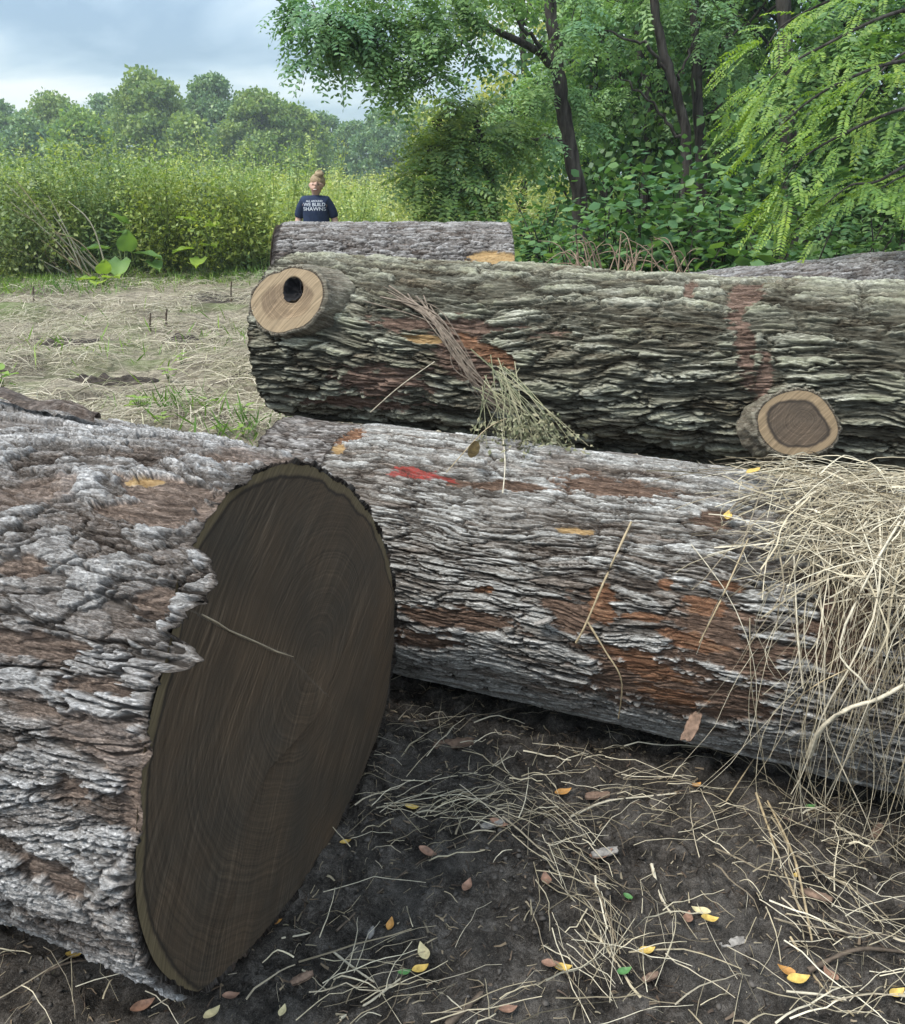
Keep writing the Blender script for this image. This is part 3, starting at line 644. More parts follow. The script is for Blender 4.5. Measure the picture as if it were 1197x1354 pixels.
# dry grass draped over the front right log
aB, hB, vB = frame(azB, 0)
def onB(s, t, off): return CB + aB * s[..., None] + (np.cos(t)[..., None] * hB + np.sin(t)[..., None] * vB) * (.415 + off)[..., None]
def drape(n, cs, ss, t0, t1, L, off, hang=True, r=(.0006, .0017)):
    M = 14; u = np.linspace(0, 1, M)[None]
    s0 = rng.normal(cs, ss, n)[:, None]; ln = rng.uniform(*L, n)[:, None]
    ta = rng.uniform(t0, t1, n)[:, None]; dv = rng.normal(0, .2, n)[:, None]
    cv = rng.normal(0, .10, n)[:, None]
    arc = u * ln
    s = s0 + dv * arc + cv * np.sin(u * 3) * ln
    t = ta - arc * np.sqrt(np.maximum(.15, 1 - dv ** 2)) / .44
    of = .004 + np.abs(rng.normal(0, off, n))[:, None] * (.4 + .6 * np.sin(u * np.pi)) + .035 * u * rng.random((n, 1))
    P = onB(s, np.maximum(t, -.15), of * np.ones_like(s))
    over = np.maximum(-.15 - t, 0) * .44
    P[..., 2] -= over; P[..., 2] = np.maximum(P[..., 2], gnoise(P[..., 0], P[..., 1]) + .004)
    P = kink(P, .018); rad = rng.uniform(*r, n)[:, None] * np.linspace(1, .4, M)[None]
    return straws(P, rad)
def flatmat_(n, cs, ss, t0, t1, L, off):
    M = 7; u = np.linspace(-.5, .5, M)[None]; s0 = rng.normal(cs, ss, n)[:, None]; ta = rng.uniform(t0, t1, n)[:, None]; an = rng.normal(.5, .8, n)[:, None]; ln = rng.uniform(*L, n)[:, None]
    s = s0 + np.cos(an) * u * ln; t = ta + np.sin(an) * u * ln / .43 + rng.normal(0, .1, (n, 1)) * u ** 2
    P = onB(s, t, .005 + np.abs(rng.normal(0, off, (n, 1))) * np.ones_like(s) + .02 * rng.random((n, 1)) * (1 - 4 * u * u))
    return straws(kink(P, .008), rng.uniform(.0005, .0016, n)[:, None] * np.ones((1, M)))
def sB(px, py): return cyl_hit(px, py, CB, aB, hB, vB, .415)[0]
s1_, s2_, s3_ = sB(1020, 660), sB(1110, 720), sB(1170, 720)
parts = [flatmat_(110, s1_ + .09, .09, .9, 1.75, (.06, .24), .012), flatmat_(420, s2_ + .02, .13, .75, 1.75, (.08, .3), .02), flatmat_(520, s3_ + .12, .2, .6, 1.75, (.08, .3), .03),
         drape(60, s2_ + .10, .09, .8, 1.5, (.2, .55), .02), drape(110, s3_ + .05, .12, .6, 1.4, (.3, .85), .03), drape(120, s3_ + .22, .16, .5, 1.5, (.3, 1.0), .03), drape(14, s2_ - .0, .1, .4, 1., (.4, .9), .03)]
parts = [(V_, f_) for V_, Fl_ in parts for f_ in [Fl_[0]]]
V, FL = joinm(parts); tag(mk('dry_grass', V, FL, M_straw, None, False), kind='stuff')
# seed heads and stalks fallen on the log below the mossy one
parts = []; hb = []
for i in range(46):
    p0 = at(660 + random.gauss(0, 14), 500 + random.gauss(0, 16), 3.05 + random.uniform(-.1, .25)); p1 = at(random.choice([690, 735, 720, 650, 700]) + random.gauss(0, 22), 590 + random.gauss(0, 14), 2.62 + random.uniform(-.1, .1))
    m = (p0 + p1) / 2 + np.array([0, 0, random.uniform(.0, .05)])
    q = [p0 * (1 - t) ** 2 + 2 * m * t * (1 - t) + p1 * t * t for t in np.linspace(0, 1, 7)]
    parts.append(strands(np.array([q]), np.linspace(.0022, .0008, 7)[None], 3))
    for j in range(16):
        c = q[-1] + (q[-2] - q[-1]) * random.uniform(-.6, 1.6) + rng.normal(0, .012, 3); hb.append(c)
V, Fc = rhomb(np.array(hb), rdir(len(hb)), rdir(len(hb)), rng.uniform(.010, .026, len(hb)), rng.uniform(.006, .014, len(hb)))
M_weedy = strawmat('withered_weed', [(.12, .13, .07), (.22, .21, .12), (.30, .27, .17), (.10, .12, .06)])
V, FL = joinm(parts + [(V, Fc)])
tag(mk('withered_weed', V, FL, M_weedy, None, False), 'withered grey green weed tuft hanging between the mossy log and grey log', 'weed')

# ------------------------------------------------------------------ single stalks, twigs, chips and fallen leaves
def curve3(pts, n=16):
    pts = np.array(pts); k = len(pts); t = np.linspace(0, k - 1, n); i = np.clip(t.astype(int), 0, k - 2); f = (t - i)[:, None]
    g = lambda j: pts[np.clip(j, 0, k - 1)]
    p0, p1, p2, p3 = g(i - 1), g(i), g(i + 1), g(i + 2)
    return .5 * (2 * p1 + (p2 - p0) * f + (2 * p0 - 5 * p1 + 4 * p2 - p3) * f * f + (3 * p1 - p0 - 3 * p2 + p3) * f ** 3)
def onlogB(px, py, off=.01):
    s, t = cyl_hit(px, py, CB, aB, hB, vB, .415 + off); return CB + aB * s + (math.cos(t) * hB + math.sin(t) * vB) * (.415 + off)
def stalk(name, pts, r0, r1, mat, label, cat, group=None, k=6, n=18):
    q = curve3(pts, n); V, Fc = strands(q[None], np.linspace(r0, r1, n)[None] * (1 + .12 * rng.normal(0, 1, (1, n))), k)
    return tag(mk(name, V, Fc, mat, None, True), label, cat, group)
M_pale = plain('bleached_stem', (.50, .44, .33), .6, .25, 80); M_tan = plain('tan_stem', (.36, .28, .17), .6, .3, 80); M_twig = plain('brown_twig', (.10, .075, .055), .8, .4, 60)
gs = 'dry stalks lying on the logs'
stalk('dry_stalk', [onlogB(835, 690, .02), onlogB(805, 755, .02), onlogB(775, 825, .02), onlogB(762, 850, .02)], .0035, .0028, M_tan, 'forked tan stalk leaning across the torn orange bark', 'stalk', gs)
stalk('dry_stalk', [onlogB(777, 822, .02), onlogB(800, 860, .02), onlogB(822, 900, .02), onlogB(818, 950, .012)], .0028, .0018, M_tan, 'thin tan stalk curling down below the forked stalk', 'stalk', gs)
stalk('dry_stalk', [onlogB(990, 712, .02), onlogB(955, 790, .03), onlogB(925, 850, .02)], .0022, .0018, M_tan, 'straight thin stalk crossing the orange patches beside the dry grass', 'stalk', gs)
stalk('dry_stalk', [onlogB(1197, 905, .06), onlogB(1160, 925, .07), onlogB(1120, 938, .08), onlogB(1085, 965, .07), onlogB(1070, 1000, .05)], .0045, .0065, M_pale, 'thick bent bleached stalk hanging in front of the dry grass', 'stalk', gs)
stalk('dry_stalk', [onlogB(1050, 735, .03), onlogB(1055, 840, .03), onlogB(1062, 910, .03)], .0024, .002, M_pale, 'vertical bleached stalk hanging at the left edge of the dry grass', 'stalk', gs)
stalk('dry_stalk', [gr(960, 1060, .01), at(1010, 985, 2.05), onlogB(1060, 920, .04), onlogB(1120, 885, .03)], .0018, .0015, M_tan, 'long thin stalk rising from the soil to the dry grass', 'stalk', gs)
stalk('dry_stalk', [onlogB(1190, 690, .05), onlogB(1150, 760, .07), onlogB(1110, 860, .07), onlogB(1150, 930, .07), gr(1090, 1060, .02)], .0032, .002, M_pale, 'long bleached stalk trailing down to the ground out of the grass', 'stalk', gs)
stalk('dry_stalk', [onlogB(672, 530, .07), onlogB(640, 570, .05), onlogB(590, 625, .015)], .0018, .0014, M_tan, 'thin stalk pointing at the red paint mark', 'stalk', gs)
stalk('dry_stalk', [onlogB(664, 560, .04), onlogB(668, 610, .015), onlogB(665, 652, .012)], .002, .0016, M_pale, 'short pale stalk hanging under the withered weed', 'stalk', gs)
# vine lying over the mossy log
def onM(px, py, off=.02):
    s, t = cyl_hit(px, py, LM.C, LM.a, LM.h, LM.v, .375 + off); return LM.C + LM.a * s + (math.cos(t) * LM.h + math.sin(t) * LM.v) * (.375 + off)
vp = []
for i in range(24):
    o = rng.normal(0, 9, 2); a1, a2, a3, a4 = rng.normal(0, 7, (4, 2)); st_ = [onM(530 + o[0] * 2.2, 395 + a1[1], .012), onM(575 + a2[0], 425 + a2[1], .016), onM(608 + a3[0], 470 + a3[1], .02), onM(638 + a4[0] * 1.3, 512 + a4[1], .03), onM(668 + o[0] * 1.8, 545, .05)]; k0 = int(rng.integers(0, 3)); vp.append(curve3(st_[k0 // 2: 5 if rng.random() < .6 else 4], 18))
V, Fc = strands(np.array(vp), np.linspace(.0034, .0014, 18)[None] * rng.uniform(.4, 1.2, (24, 1)), 5)
tag(mk('dead_vine', V, Fc, plain('vine', (.19, .15, .115), .85, .4, 50), None), 'stringy dead brown vine lying across the mossy log', 'vine')
stalk('dry_stalk', [onM(490, 545, .05), onM(530, 510, .04), onM(575, 478, .03)], .0026, .002, M_pale, 'pale thin stalk leaning on the mossy log below the orange scar', 'stalk', gs)
# twigs on the soil
gt = 'twigs on the soil'
def G(px, py, up=.006): p = gr(px, py); p = p.copy(); p[2] = gnoise(p[0], p[1]) + up; return p
for pts, r0, r1, lab, m in [
    ([(590, 1352), (615, 1330), (650, 1300)], .008, .006, 'thick grey brown stick at the bottom centre of the soil', M_twig),
    ([(1070, 1280), (1130, 1265), (1197, 1248)], .006, .004, 'dark stick lying near the right bottom edge beside yellow leaves', M_twig),
    ([(445, 1230), (500, 1175), (560, 1130), (620, 1105)], .003, .002, 'long thin dark twig running beside the sawn face', M_twig),
    ([(862, 1140), (875, 1180), (888, 1215)], .0045, .0035, 'straight grey stick standing out of the soil right of centre', M_pale),
    ([(1040, 1312), (1090, 1316), (1120, 1320)], .0028, .002, 'short pale stem under the pair of orange leaves', M_pale),
    ([(372, 1237), (395, 1232), (410, 1228)], .0022, .0018, 'short white stem beside the bottom of the sawn face', M_pale),
    ([(440, 1255), (470, 1280), (495, 1300)], .003, .002, 'pale slanting stem between the sawn face and the bottom edge', M_pale),
    ([(450, 1350), (490, 1320), (530, 1290)], .004, .002, 'pale forked twig at the bottom edge left of the stick', M_pale),
    ([(1000, 1050), (1030, 1130), (1060, 1200)], .0035, .003, 'long straight pale stalk lying on soil below the grass', M_tan),
    ([(1015, 1060), (1050, 1140), (1075, 1240)], .0032, .0028, 'second long stalk lying beside the straight pale one', M_tan),
    ([(755, 1080), (800, 1062), (860, 1050), (925, 1045)], .004, .002, 'flat bleached stem arching left of the orange leaf', M_pale),
    ([(1045, 1240), (1085, 1290), (1130, 1340)], .003, .002, 'thin pale twig crossing the dark stick at right', M_tan),
    ([(60, 1290), (100, 1280), (150, 1262)], .003, .002, 'thin twig lying on the soil under the silvery log', M_twig)]:
    stalk('twig', [G(*p) for p in pts], r0, r1, m, lab, 'twig', gt, 5, 12)
# fallen leaves
def leafmesh(c, yaw, L, W, curl, tiltv, mat, label, name='fallen_leaf', cat='leaf', group='fallen leaves on the soil'):
    u = np.linspace(0, 1, 9)[:, None]; w = np.linspace(-1, 1, 5)[None]
    wid = np.sin(np.pi * np.clip(u, .02, .99) ** .8) ** .8 * W * .5
    X = (u - .5) * L + 0 * w; Y = w * wid; Z = curl * L * ((u - .5) ** 2 * 1.2) + np.abs(w) * wid * .35 * (1 + .5 * np.sin(u * 5)) + .004
    ca, sa = math.cos(yaw), math.sin(yaw); Zt = Z + X * tiltv
    P = np.stack([c[0] + X * ca - Y * sa, c[1] + X * sa + Y * ca, c[2] + Zt + np.abs(tiltv) * L * .5], -1)
    return tag(mk(name, P, gridf(9, 5), mat), label, cat, group)
M_ly = plain('yellow_leaf', (.50, .34, .09), .5, .3, 90); M_lo = plain('orange_leaf', (.42, .21, .06), .5, .35, 90); M_lp = plain('pale_leaf', (.50, .42, .24), .5, .25, 90); M_lb = plain('brown_leaf', (.22, .125, .085), .6, .4, 70); M_lg = plain('green_leaf', (.08, .19, .06), .45, .3, 70)
for px, py, yaw, L, m, lab in [
    (1043, 1278, 2.7, .045, M_lo, 'upper of two orange leaves above the bottom right edge'), (1056, 1294, .1, .05, M_ly, 'lower of two orange leaves above the bottom right edge'),
    (927, 1204, 2.6, .045, M_lp, 'pale yellow leaf beside a browner one right of centre'), (938, 1221, .1, .042, M_ly, 'golden leaf just below the pale yellow one'),
    (910, 1215, 1.2, .045, M_lb, 'curled brown leaf left of the golden leaf'), (855, 1263, .3, .04, M_ly, 'yellow leaf half buried in dry straw'),
    (545, 1062, .1, .04, M_ly, 'yellow round leaf on a straw left of the swath'), (516, 1220, 1.4, .035, M_lo, 'bright orange leaf alone on dark soil beside the sawn face'),
    (560, 1262, 1.9, .05, M_lp, 'upright pale yellow leaf of the pair near the bottom'), (556, 1280, .5, .04, M_ly, 'flat yellow leaf of the pair near the bottom'),
    (745, 1278, 0, .04, M_ly, 'yellow leaf at the foot of the straw heap'), (728, 1275, -.3, .04, M_lb, 'pinkish brown leaf touching the yellow one by the straw heap'),
    (921, 1041, .6, .035, M_lo, 'orange leaf at the tip of the bleached stem under the log'), (98, 1262, .2, .035, M_ly, 'yellow leaf on the soil under the silvery log'),
    (281, 1343, .9, .04, M_lp, 'pale leaf at the bottom below the sawn face'), (374, 1340, 1.4, .03, M_lp, 'small pale leaf upright at the bottom edge'),
    (365, 1220, .2, .03, M_lo, 'small tan leaf beside the lower rim of the sawn face'), (457, 1112, .2, .03, M_ly, 'dull yellow leaf close to the right rim of the sawn face'),
    (618, 1170, 1.2, .045, M_lb, 'curled pink brown bark leaf at the middle of bare soil'), (722, 1165, 1.6, .05, M_lb, 'brown leaf upright under the straw bend'),
    (660, 1092, -.2, .05, M_lb, 'grey brown leaf lying on the straw swath'), (566, 1128, -.4, .05, M_lb, 'dark brown leaf left of the bare soil'),
    (795, 1130, .2, .06, M_lb, 'broad brown leaf right of the straw bend'), (745, 1045, .3, .05, M_lo, 'tan leaf among chips under the grey log'), (307, 1327, .3, .035, M_lb, 'small brown leaf near the bottom of the sawn face'),
    (190, 1335, .5, .05, M_lb, 'brown crumpled leaf at the bottom left edge'), (1098, 1290, 1.8, .045, M_lb, 'brown leaf right of the orange leaves'), (1185, 1318, .4, .04, M_ly, 'golden leaf at the right edge near the bottom'),
    (672, 1333, .2, .04, M_lb, 'brown leaf right of the thick stick'), (535, 1287, .4, .03, M_lg, 'small green leaf left of the yellow pair'), (832, 1182, -.8, .03, M_lg, 'small green leaf beside the grey stick'),
    (825, 1290, .3, .035, M_lg, 'green leaf under the yellow leaf in the straw'), (1072, 1065, .3, .035, M_lg, 'green sprig leaf under the hanging grass'), (1052, 1160, .9, .025, M_ly, 'tiny yellow leaf among the long stalks')]:
    leafmesh(G(px, py, .006), yaw, L * 1.0, L * .52, .6, random.uniform(-.2, .3), m, lab)
for px, py, yaw, L, m, lab in [(996, 628, .5, .05, M_ly, 'yellow leaf on the dry grass at the top of the log'), (962, 687, 1.2, .045, M_ly, 'narrow yellow leaf on the grey log left of the dry grass')]:
    leafmesh(onlogB(px, py, .02), yaw, L, L * .5, .4, .2, m, lab)
pW = onlogB(626, 618, .03); leafmesh(pW, 1.7, .085, .035, .5, -.9, plain('withered_leaf', (.42, .31, .14), .6, .4, 60), 'withered tan leaf hanging above the grey log near the red mark')
s_, t_ = cyl_hit(48, 681, CA, aA, hA, vA, .555)
leafmesh(CA + aA * s_ + (math.cos(t_) * hA + math.sin(t_) * vA) * .56, .3, .036, .022, .3, .15, M_lg, 'small green leaf lying on the silvery log')
# loose bark pieces
def chip(c, yaw, L, W, T, pitch, mat, label):
    nu, nv = 14, 7; u = np.linspace(-.5, .5, nu)[:, None] + np.zeros((1, nv)); w = np.zeros((nu, 1)) + np.linspace(-.5, .5, nv)[None]
    j = fbm(u * 6 + c[0] * 9, w * 5 + c[1] * 7, 5, 3)
    out = 1 - .35 * (np.abs(u) * 2) ** 2
    X = u * L * (1 + .25 * j); Y = w * W * out * (1 + .3 * j); Zt = T * (.6 - 1.4 * w ** 2) + .35 * T * j; Zb = Zt - T * (.8 - .5 * np.maximum(np.abs(u), np.abs(w)) * 2) 
    P = np.concatenate([np.stack([X, Y, Zt], -1), np.stack([X, Y, np.minimum(Zb, Zt - .001)], -1)])
    cp, sp_ = math.cos(pitch), math.sin(pitch); X2 = P[..., 0] * cp - P[..., 2] * sp_; Z2 = P[..., 0] * sp_ + P[..., 2] * cp
    ca, sa = math.cos(yaw), math.sin(yaw); P = np.stack([c[0] + X2 * ca - P[..., 1] * sa, c[1] + X2 * sa + P[..., 1] * ca, c[2] + Z2], -1)
    N = nu * nv; f1 = gridf(nu, nv); idx = np.arange(N).reshape(nu, nv); b = np.concatenate([idx[:, 0], idx[-1, 1:], idx[-2::-1, -1], idx[0, -2:0:-1]])
    side = np.stack([b, np.roll(b, -1), np.roll(b, -1) + N, b + N], -1)
    return tag(mk('bark_chip', P, np.concatenate([f1, f1[:, ::-1] + N, side]), mat), label, 'bark chip', 'loose bark pieces')
M_chip = plain('chip', (.16, .105, .075), .9, .5, 70); M_chipg = plain('chip_grey', (.22, .20, .18), .9, .45, 80)
chip(onlogB(915, 962, .03), .9, .085, .035, .016, .65, M_chip, 'loose bark piece hanging off the lower edge of the grey log')
chip(onlogB(720, 822, .02), -.4, .06, .03, .01, .5, M_chipg, 'lifted grey bark flake left of the forked stalk')
for px, py, yaw, L, lab, m in [(650, 1092, .3, .06, 'grey bark chip lying on the straw swath', M_chipg), (800, 1128, .2, .07, 'flat grey bark chip right of the straw bend', M_chipg), (790, 1053, .1, .07, 'reddish bark chip under the grey log', M_chip), (600, 980, .1, .12, 'dark bark piece in the shade below the grey log', M_chip),
                          (970, 1238, .2, .06, 'grey chip below the golden leaf', M_chipg), (1160, 1098, .9, .06, 'brown bark chip under the hanging grass', M_chip), (490, 1230, 1.3, .035, 'small upright wood chip left of the orange leaf', M_chipg), (860, 1290, .4, .04, 'small chip left of the orange leaf pair', M_chip), (1080, 1180, -.5, .07, 'dark brown bark chip among the long stalks', M_chip), (400, 1300, .5, .05, 'brown chip near the bottom left of the bare soil', M_chip)]:
    chip(G(px, py, .008), yaw, L, L * .4, .012, .05, m, lab)

# ------------------------------------------------------------------ plants
M_weed = leafmat('weed_leaf', [(0.156, 0.222, 0.088), (0.281, 0.377, 0.129), (0.421, 0.510, 0.182), (0.562, 0.599, 0.256), (0.337, 0.421, 0.182)], .35)
M_weedfar = leafmat('field_leaf', [(0.260, 0.315, 0.107), (0.379, 0.432, 0.143), (0.521, 0.531, 0.212), (0.599, 0.565, 0.308)], .35)
M_burd = leafmat('burdock_leaf', [(.10, .20, .07), (.16, .27, .09), (.14, .24, .05)], .35, .5)
M_locust = leafmat('locust_leaf', [(0.114, 0.211, 0.098), (0.170, 0.293, 0.130), (0.250, 0.391, 0.156), (0.191, 0.309, 0.156)], .32)
M_locust2 = leafmat('light_locust_leaf', [(0.129, 0.207, 0.077), (0.190, 0.285, 0.093), (0.276, 0.351, 0.088), (0.172, 0.246, 0.103)], .38)
M_bright = leafmat('bright_locust_leaf', [(0.120, 0.218, 0.041), (0.187, 0.300, 0.063), (0.290, 0.395, 0.076), (0.153, 0.259, 0.069)], .38)
M_shade = leafmat('shaded_wood_leaf', [(0.038, 0.092, 0.037), (0.061, 0.135, 0.051), (0.088, 0.176, 0.060), (0.129, 0.216, 0.068)], .35)  # shade inside the wood is put into these darker leaf colours
M_shrub = leafmat('shrub_leaf', [(0.062, 0.134, 0.054), (0.093, 0.185, 0.068), (0.132, 0.234, 0.088), (0.171, 0.270, 0.081)], .32)
M_stem = plain('green_stem', (.12, .16, .06), .7, .3, 20)
M_trunk = NT('tree_bark'); _p = M_trunk.n('TexCoord').outputs['Object']; _n = M_trunk.noise(M_trunk.vscale(_p, (14., 14., 2.2)), 1, 5, .65)
M_trunk = M_trunk.done(M_trunk.ramp(_n, [(.35, (.018, .015, .013)), (.65, (.085, .075, .066))]), .9, M_trunk.bump(_n, .8, .03), .1)

def weeds(xy, H, nl, ls, spread=.16):
    n = len(xy); b = np.concatenate([xy, gnoise(xy[:, 0], xy[:, 1])[:, None]], -1)
    lean = np.concatenate([rng.normal(0, .2, (n, 2)), np.ones((n, 1))], -1)
    t = np.linspace(0, 1, 5)
    P = b[:, None] + lean[:, None] * (H[:, None] * t)[..., None] + np.concatenate([rng.normal(0, .10, (n, 1, 2)), np.zeros((n, 1, 1))], -1) * (t ** 2)[None, :, None]
    tub = strands(P, np.linspace(.009, .003, 5)[None] * np.ones((n, 1)), 3)
    u = rng.uniform(.12, 1.0, (n, nl)); k = np.clip((u * 4).astype(int), 0, 3); f = u * 4 - k
    idx = np.arange(n)[:, None]; base = P[idx, k] * (1 - f)[..., None] + P[idx, k + 1] * f[..., None]
    d = rdir(n * nl, .15, .55); base = base.reshape(-1, 3) + d * rng.uniform(0, spread, (n * nl, 1)) * (1.15 - u.reshape(-1, 1) * .7)
    L = rng.uniform(*ls, n * nl) * (1.2 - .6 * u.ravel())
    w = np.cross(d, np.array([0, 0, 1.])) + rng.normal(0, .5, d.shape)
    d = d + np.array([0, 0, -.35])
    return tub, rhomb(base, d, w, L, L * rng.uniform(.35, .6, len(L)))
n = 1700; y = 15.7 + 9 * rng.random(n) ** 1.6; x = rng.uniform(-.62, -.085, n) * y
x = x + .0; keep = ~((x > -.16 * y) & (y < 17.5)); x, y = x[keep], y[keep]
y = y + 1.1 * fbm(x * .35, x * 0 + 3, 5, 3)
H = 1.68 + .9 * fbm(x * .5, y * .5, 19, 3) + rng.normal(0, .22, len(x)) - .25 * sm(-4.5, -2., x)
a_, b_ = weeds(np.stack([x, y], -1), H, 52, (.045, .15), .24)
m_ = 90; y2 = rng.uniform(15.8, 20, m_); x2 = rng.uniform(-.58, -.12, m_) * y2
a2_, b2_ = weeds(np.stack([x2, y2], -1), rng.uniform(1.9, 2.45, m_), 46, (.05, .13), .16)
V, FL = joinm([a_, b_, a2_, b2_]); tag(mk('tall_weeds', V, FL, M_weed, None, False), kind='stuff')
n = 1500; y = 21 + 26 * rng.random(n) ** 1.2; x = rng.uniform(-.5, .28, n) * y
H = 1.60 + .5 * fbm(x * .3, y * .3, 29, 3) + rng.normal(0, .13, n)
a_, b_ = weeds(np.stack([x, y], -1), H, 36, (.08, .20), .3)
V, FL = joinm([a_, b_]); tag(mk('field_growth', V, FL, M_weedfar, None, False), kind='stuff')
M_bushes = [leafmat('bush_leaf_grey', [(0.151, 0.207, 0.092), (0.233, 0.289, 0.119), (0.316, 0.358, 0.145), (0.200, 0.248, 0.106)], .35), leafmat('bush_leaf_fresh', [(0.193, 0.260, 0.060), (0.290, 0.348, 0.084), (0.386, 0.422, 0.108), (0.241, 0.298, 0.072)], .35)]
for px, top, D, w, n, m, lab in [(10, 222, 15.2, 55, 2600, 0, 'dark leafy bush at the left edge of the weeds'), (62, 203, 16.2, 50, 2600, 0, 'tall ragged bush second from the left edge behind pale dead weeds'), (118, 200, 16.6, 46, 2400, 1, 'fresh green bush above the pale dead weeds'), (172, 196, 16.4, 44, 2400, 0, 'tall grey green bush behind the huge leaved weed'), (222, 222, 15.8, 40, 2000, 1, 'lower bush right of the huge leaved weed'), (268, 214, 16.2, 40, 2000, 0, 'ragged bush left of the mossy log end'), (318, 236, 16.6, 36, 1800, 1, 'yellow green bush at the right end of the weeds'), (35, 262, 14.8, 40, 1600, 0, 'low bush at the left with dead weeds in front'), (285, 268, 15.4, 30, 1200, 1, 'low fresh bush left of the person')]:
    b = at(px, 300, D); base = np.array([b[0], D, float(gnoise(b[0], D))]); zt = at(px, top, D)[2]; Wb = w * D / F
    e = tag(empty('bush', base), lab, 'bush', 'bushes in the weeds')
    n = int(n * 1.7); k_ = 18; tips = base + np.stack([rng.normal(0, Wb * .55, k_), rng.normal(0, .5, k_), rng.uniform(.45, 1.05, k_) * zt], -1); tt = np.linspace(0, 1, 7)[None, :, None]
    P = base + (tips - base)[:, None] * tt + np.array([0, 0, .2]) * np.sin(tt * np.pi)
    V, Fc = strands(P, np.linspace(.014, .003, 7)[None] * np.ones((k_, 1)), 4); mk('stem', V, Fc, M_stem, e)
    q = rng.integers(0, k_, n); u = rng.uniform(.12, 1.04, (n, 1)); g_ = base + (tips[q] - base) * u + np.array([0, 0, .2]) * np.sin(u * np.pi) + rng.normal(0, .17, (n, 3)); g_[:, 2] = np.maximum(g_[:, 2], .05)
    d = nrm((g_ - base) * np.array([1, 1, .1]) + rdir(n) * .7 + np.array([0, 0, -.15])); L = rng.uniform(.035, .115, n)
    V, Fc = rhomb(g_, d, np.cross(d, [0, 0, 1.]) + rng.normal(0, .4, d.shape), L, L * rng.uniform(.35, .65, n)); mk('foliage', V, Fc, M_bushes[m], e, False)
# short green grass at the edge of the weeds
n = 5200; cs = [(20, 378, .5, .5), (60, 385, .8, .4), (330, 358, .7, .6), (300, 368, .9, .4), (350, 345, .5, 1.0), (190, 372, 1.5, .4), (320, 330, .6, 1.5), (230, 545, .18, .12), (320, 575, .2, .2), (120, 470, .9, .5), (270, 440, .8, .6)]
pp = []
for i in range(n):
    c = random.choice(cs[:7]) if i < n * .8 else random.choice(cs); g_ = gr(c[0], c[1]); pp.append((g_[0] + random.gauss(0, c[2]), g_[1] + random.gauss(0, c[3])))
pp = np.array(pp); b = np.concatenate([pp, gnoise(pp[:, 0], pp[:, 1])[:, None]], -1)
d = rdir(n, 1.1, .6); V, Fc = rhomb(b, d, np.cross(d, rdir(n)), rng.uniform(.06, .28, n), rng.uniform(.008, .02, n))
tag(mk('green_grass', V, Fc, leafmat('grass_blade', [(.09, .17, .03), (.16, .27, .05), (.24, .34, .08)], .3), None, False), kind='stuff')

def bigleaf(b, d, L, Wd, sag):
    nu, nv = 12, 9; u = np.linspace(0, 1, nu)[:, None] + np.zeros((1, nv)); w = np.zeros((nu, 1)) + np.linspace(-1, 1, nv)[None]
    d = nrm(np.array(d, float)); s = nrm(np.cross(d, [0, 0, 1.])); n_ = np.cross(s, d)
    wid = (np.sin(np.pi * np.clip(u, .03, .985) ** .62)) ** .75 * Wd * .5
    X = u * L - .12 * L * np.abs(w) * (1 - u); Z = -sag * L * u ** 2 + .14 * Wd * np.abs(w) ** 1.3 + .05 * Wd * np.sin(u * 11 + w * 3) * np.abs(w)
    return b + d * X[..., None] + s * (w * wid)[..., None] + n_ * Z[..., None] * 1.0, gridf(nu, nv)
def broadplant(name, base, specs, label, cat, mat=M_burd, stem=.012, group=None):
    e = tag(empty(name, base), label, cat, group)
    for (tip, d, L, Wd, sag) in specs:
        b = np.array(base) + np.array(tip)
        P, f = bigleaf(b, d, L, Wd, sag); mk('leaf', P, f, mat, e)
        q = curve3([np.array(base), np.array(base) * .5 + b * .5 + np.array([0, 0, .04 * L]), b], 8); V, Fc = strands(q[None], np.linspace(stem, stem * .6, 8)[None], 4); mk('stem', V, Fc, M_stem, e)
    return e
bd = gr(165, 371); bd[2] = gnoise(bd[0], bd[1])
broadplant('broad_leaved_weed', bd, [((-0.27, 0.11, 0.51), (-.7, -.4, .15), 0.40, 0.39, .25), ((0.13, -0.05, 0.49), (.25, -.5, .75), 0.43, 0.33, .1), ((0.27, 0.00, 0.44), (.95, -.3, .1), 0.45, 0.33, .3), ((0.02, -0.11, 0.34), (.1, -.9, -.45), 0.45, 0.37, .2), ((0.49, 0.00, 0.31), (.6, -.7, -.2), 0.30, 0.28, .3), ((0.05, 0.22, 0.91), (-.2, -.4, .4), 0.34, 0.24, .3), ((-0.11, 0.22, 0.76), (.5, -.6, .2), 0.36, 0.28, .3)],
           'weed with huge rounded leaves at the foot of the tall weeds', 'plant')
bd = gr(140, 379); broadplant('broad_leaved_weed', bd, [((-.1, -.1, .12), (-.6, -.6, .25), .3, .28, .3), ((.1, -.1, .14), (.6, -.5, .25), .32, .28, .3), ((0, -.15, .1), (0, -.9, .1), .3, .3, .3), ((0, .0, .2), (.2, -.3, .6), .28, .25, .2)], 'low bright green rosette in front of the huge leaved weed', 'plant', M_bright)
bd = gr(270, 370); broadplant('broad_leaved_weed', bd, [((-.15, 0, .5), (-.6, -.5, .1), .34, .28, .3), ((.1, 0, .55), (.5, -.6, .2), .36, .3, .3), ((.0, -.1, .35), (.0, -.9, -.1), .34, .3, .3), ((.2, 0, .85), (.4, -.5, .3), .3, .24, .3), ((-.1, 0, .95), (-.4, -.5, .3), .3, .22, .3)], 'upright light green weed with rounded leaves beside the tall weeds', 'plant', M_bright)
ns = 0
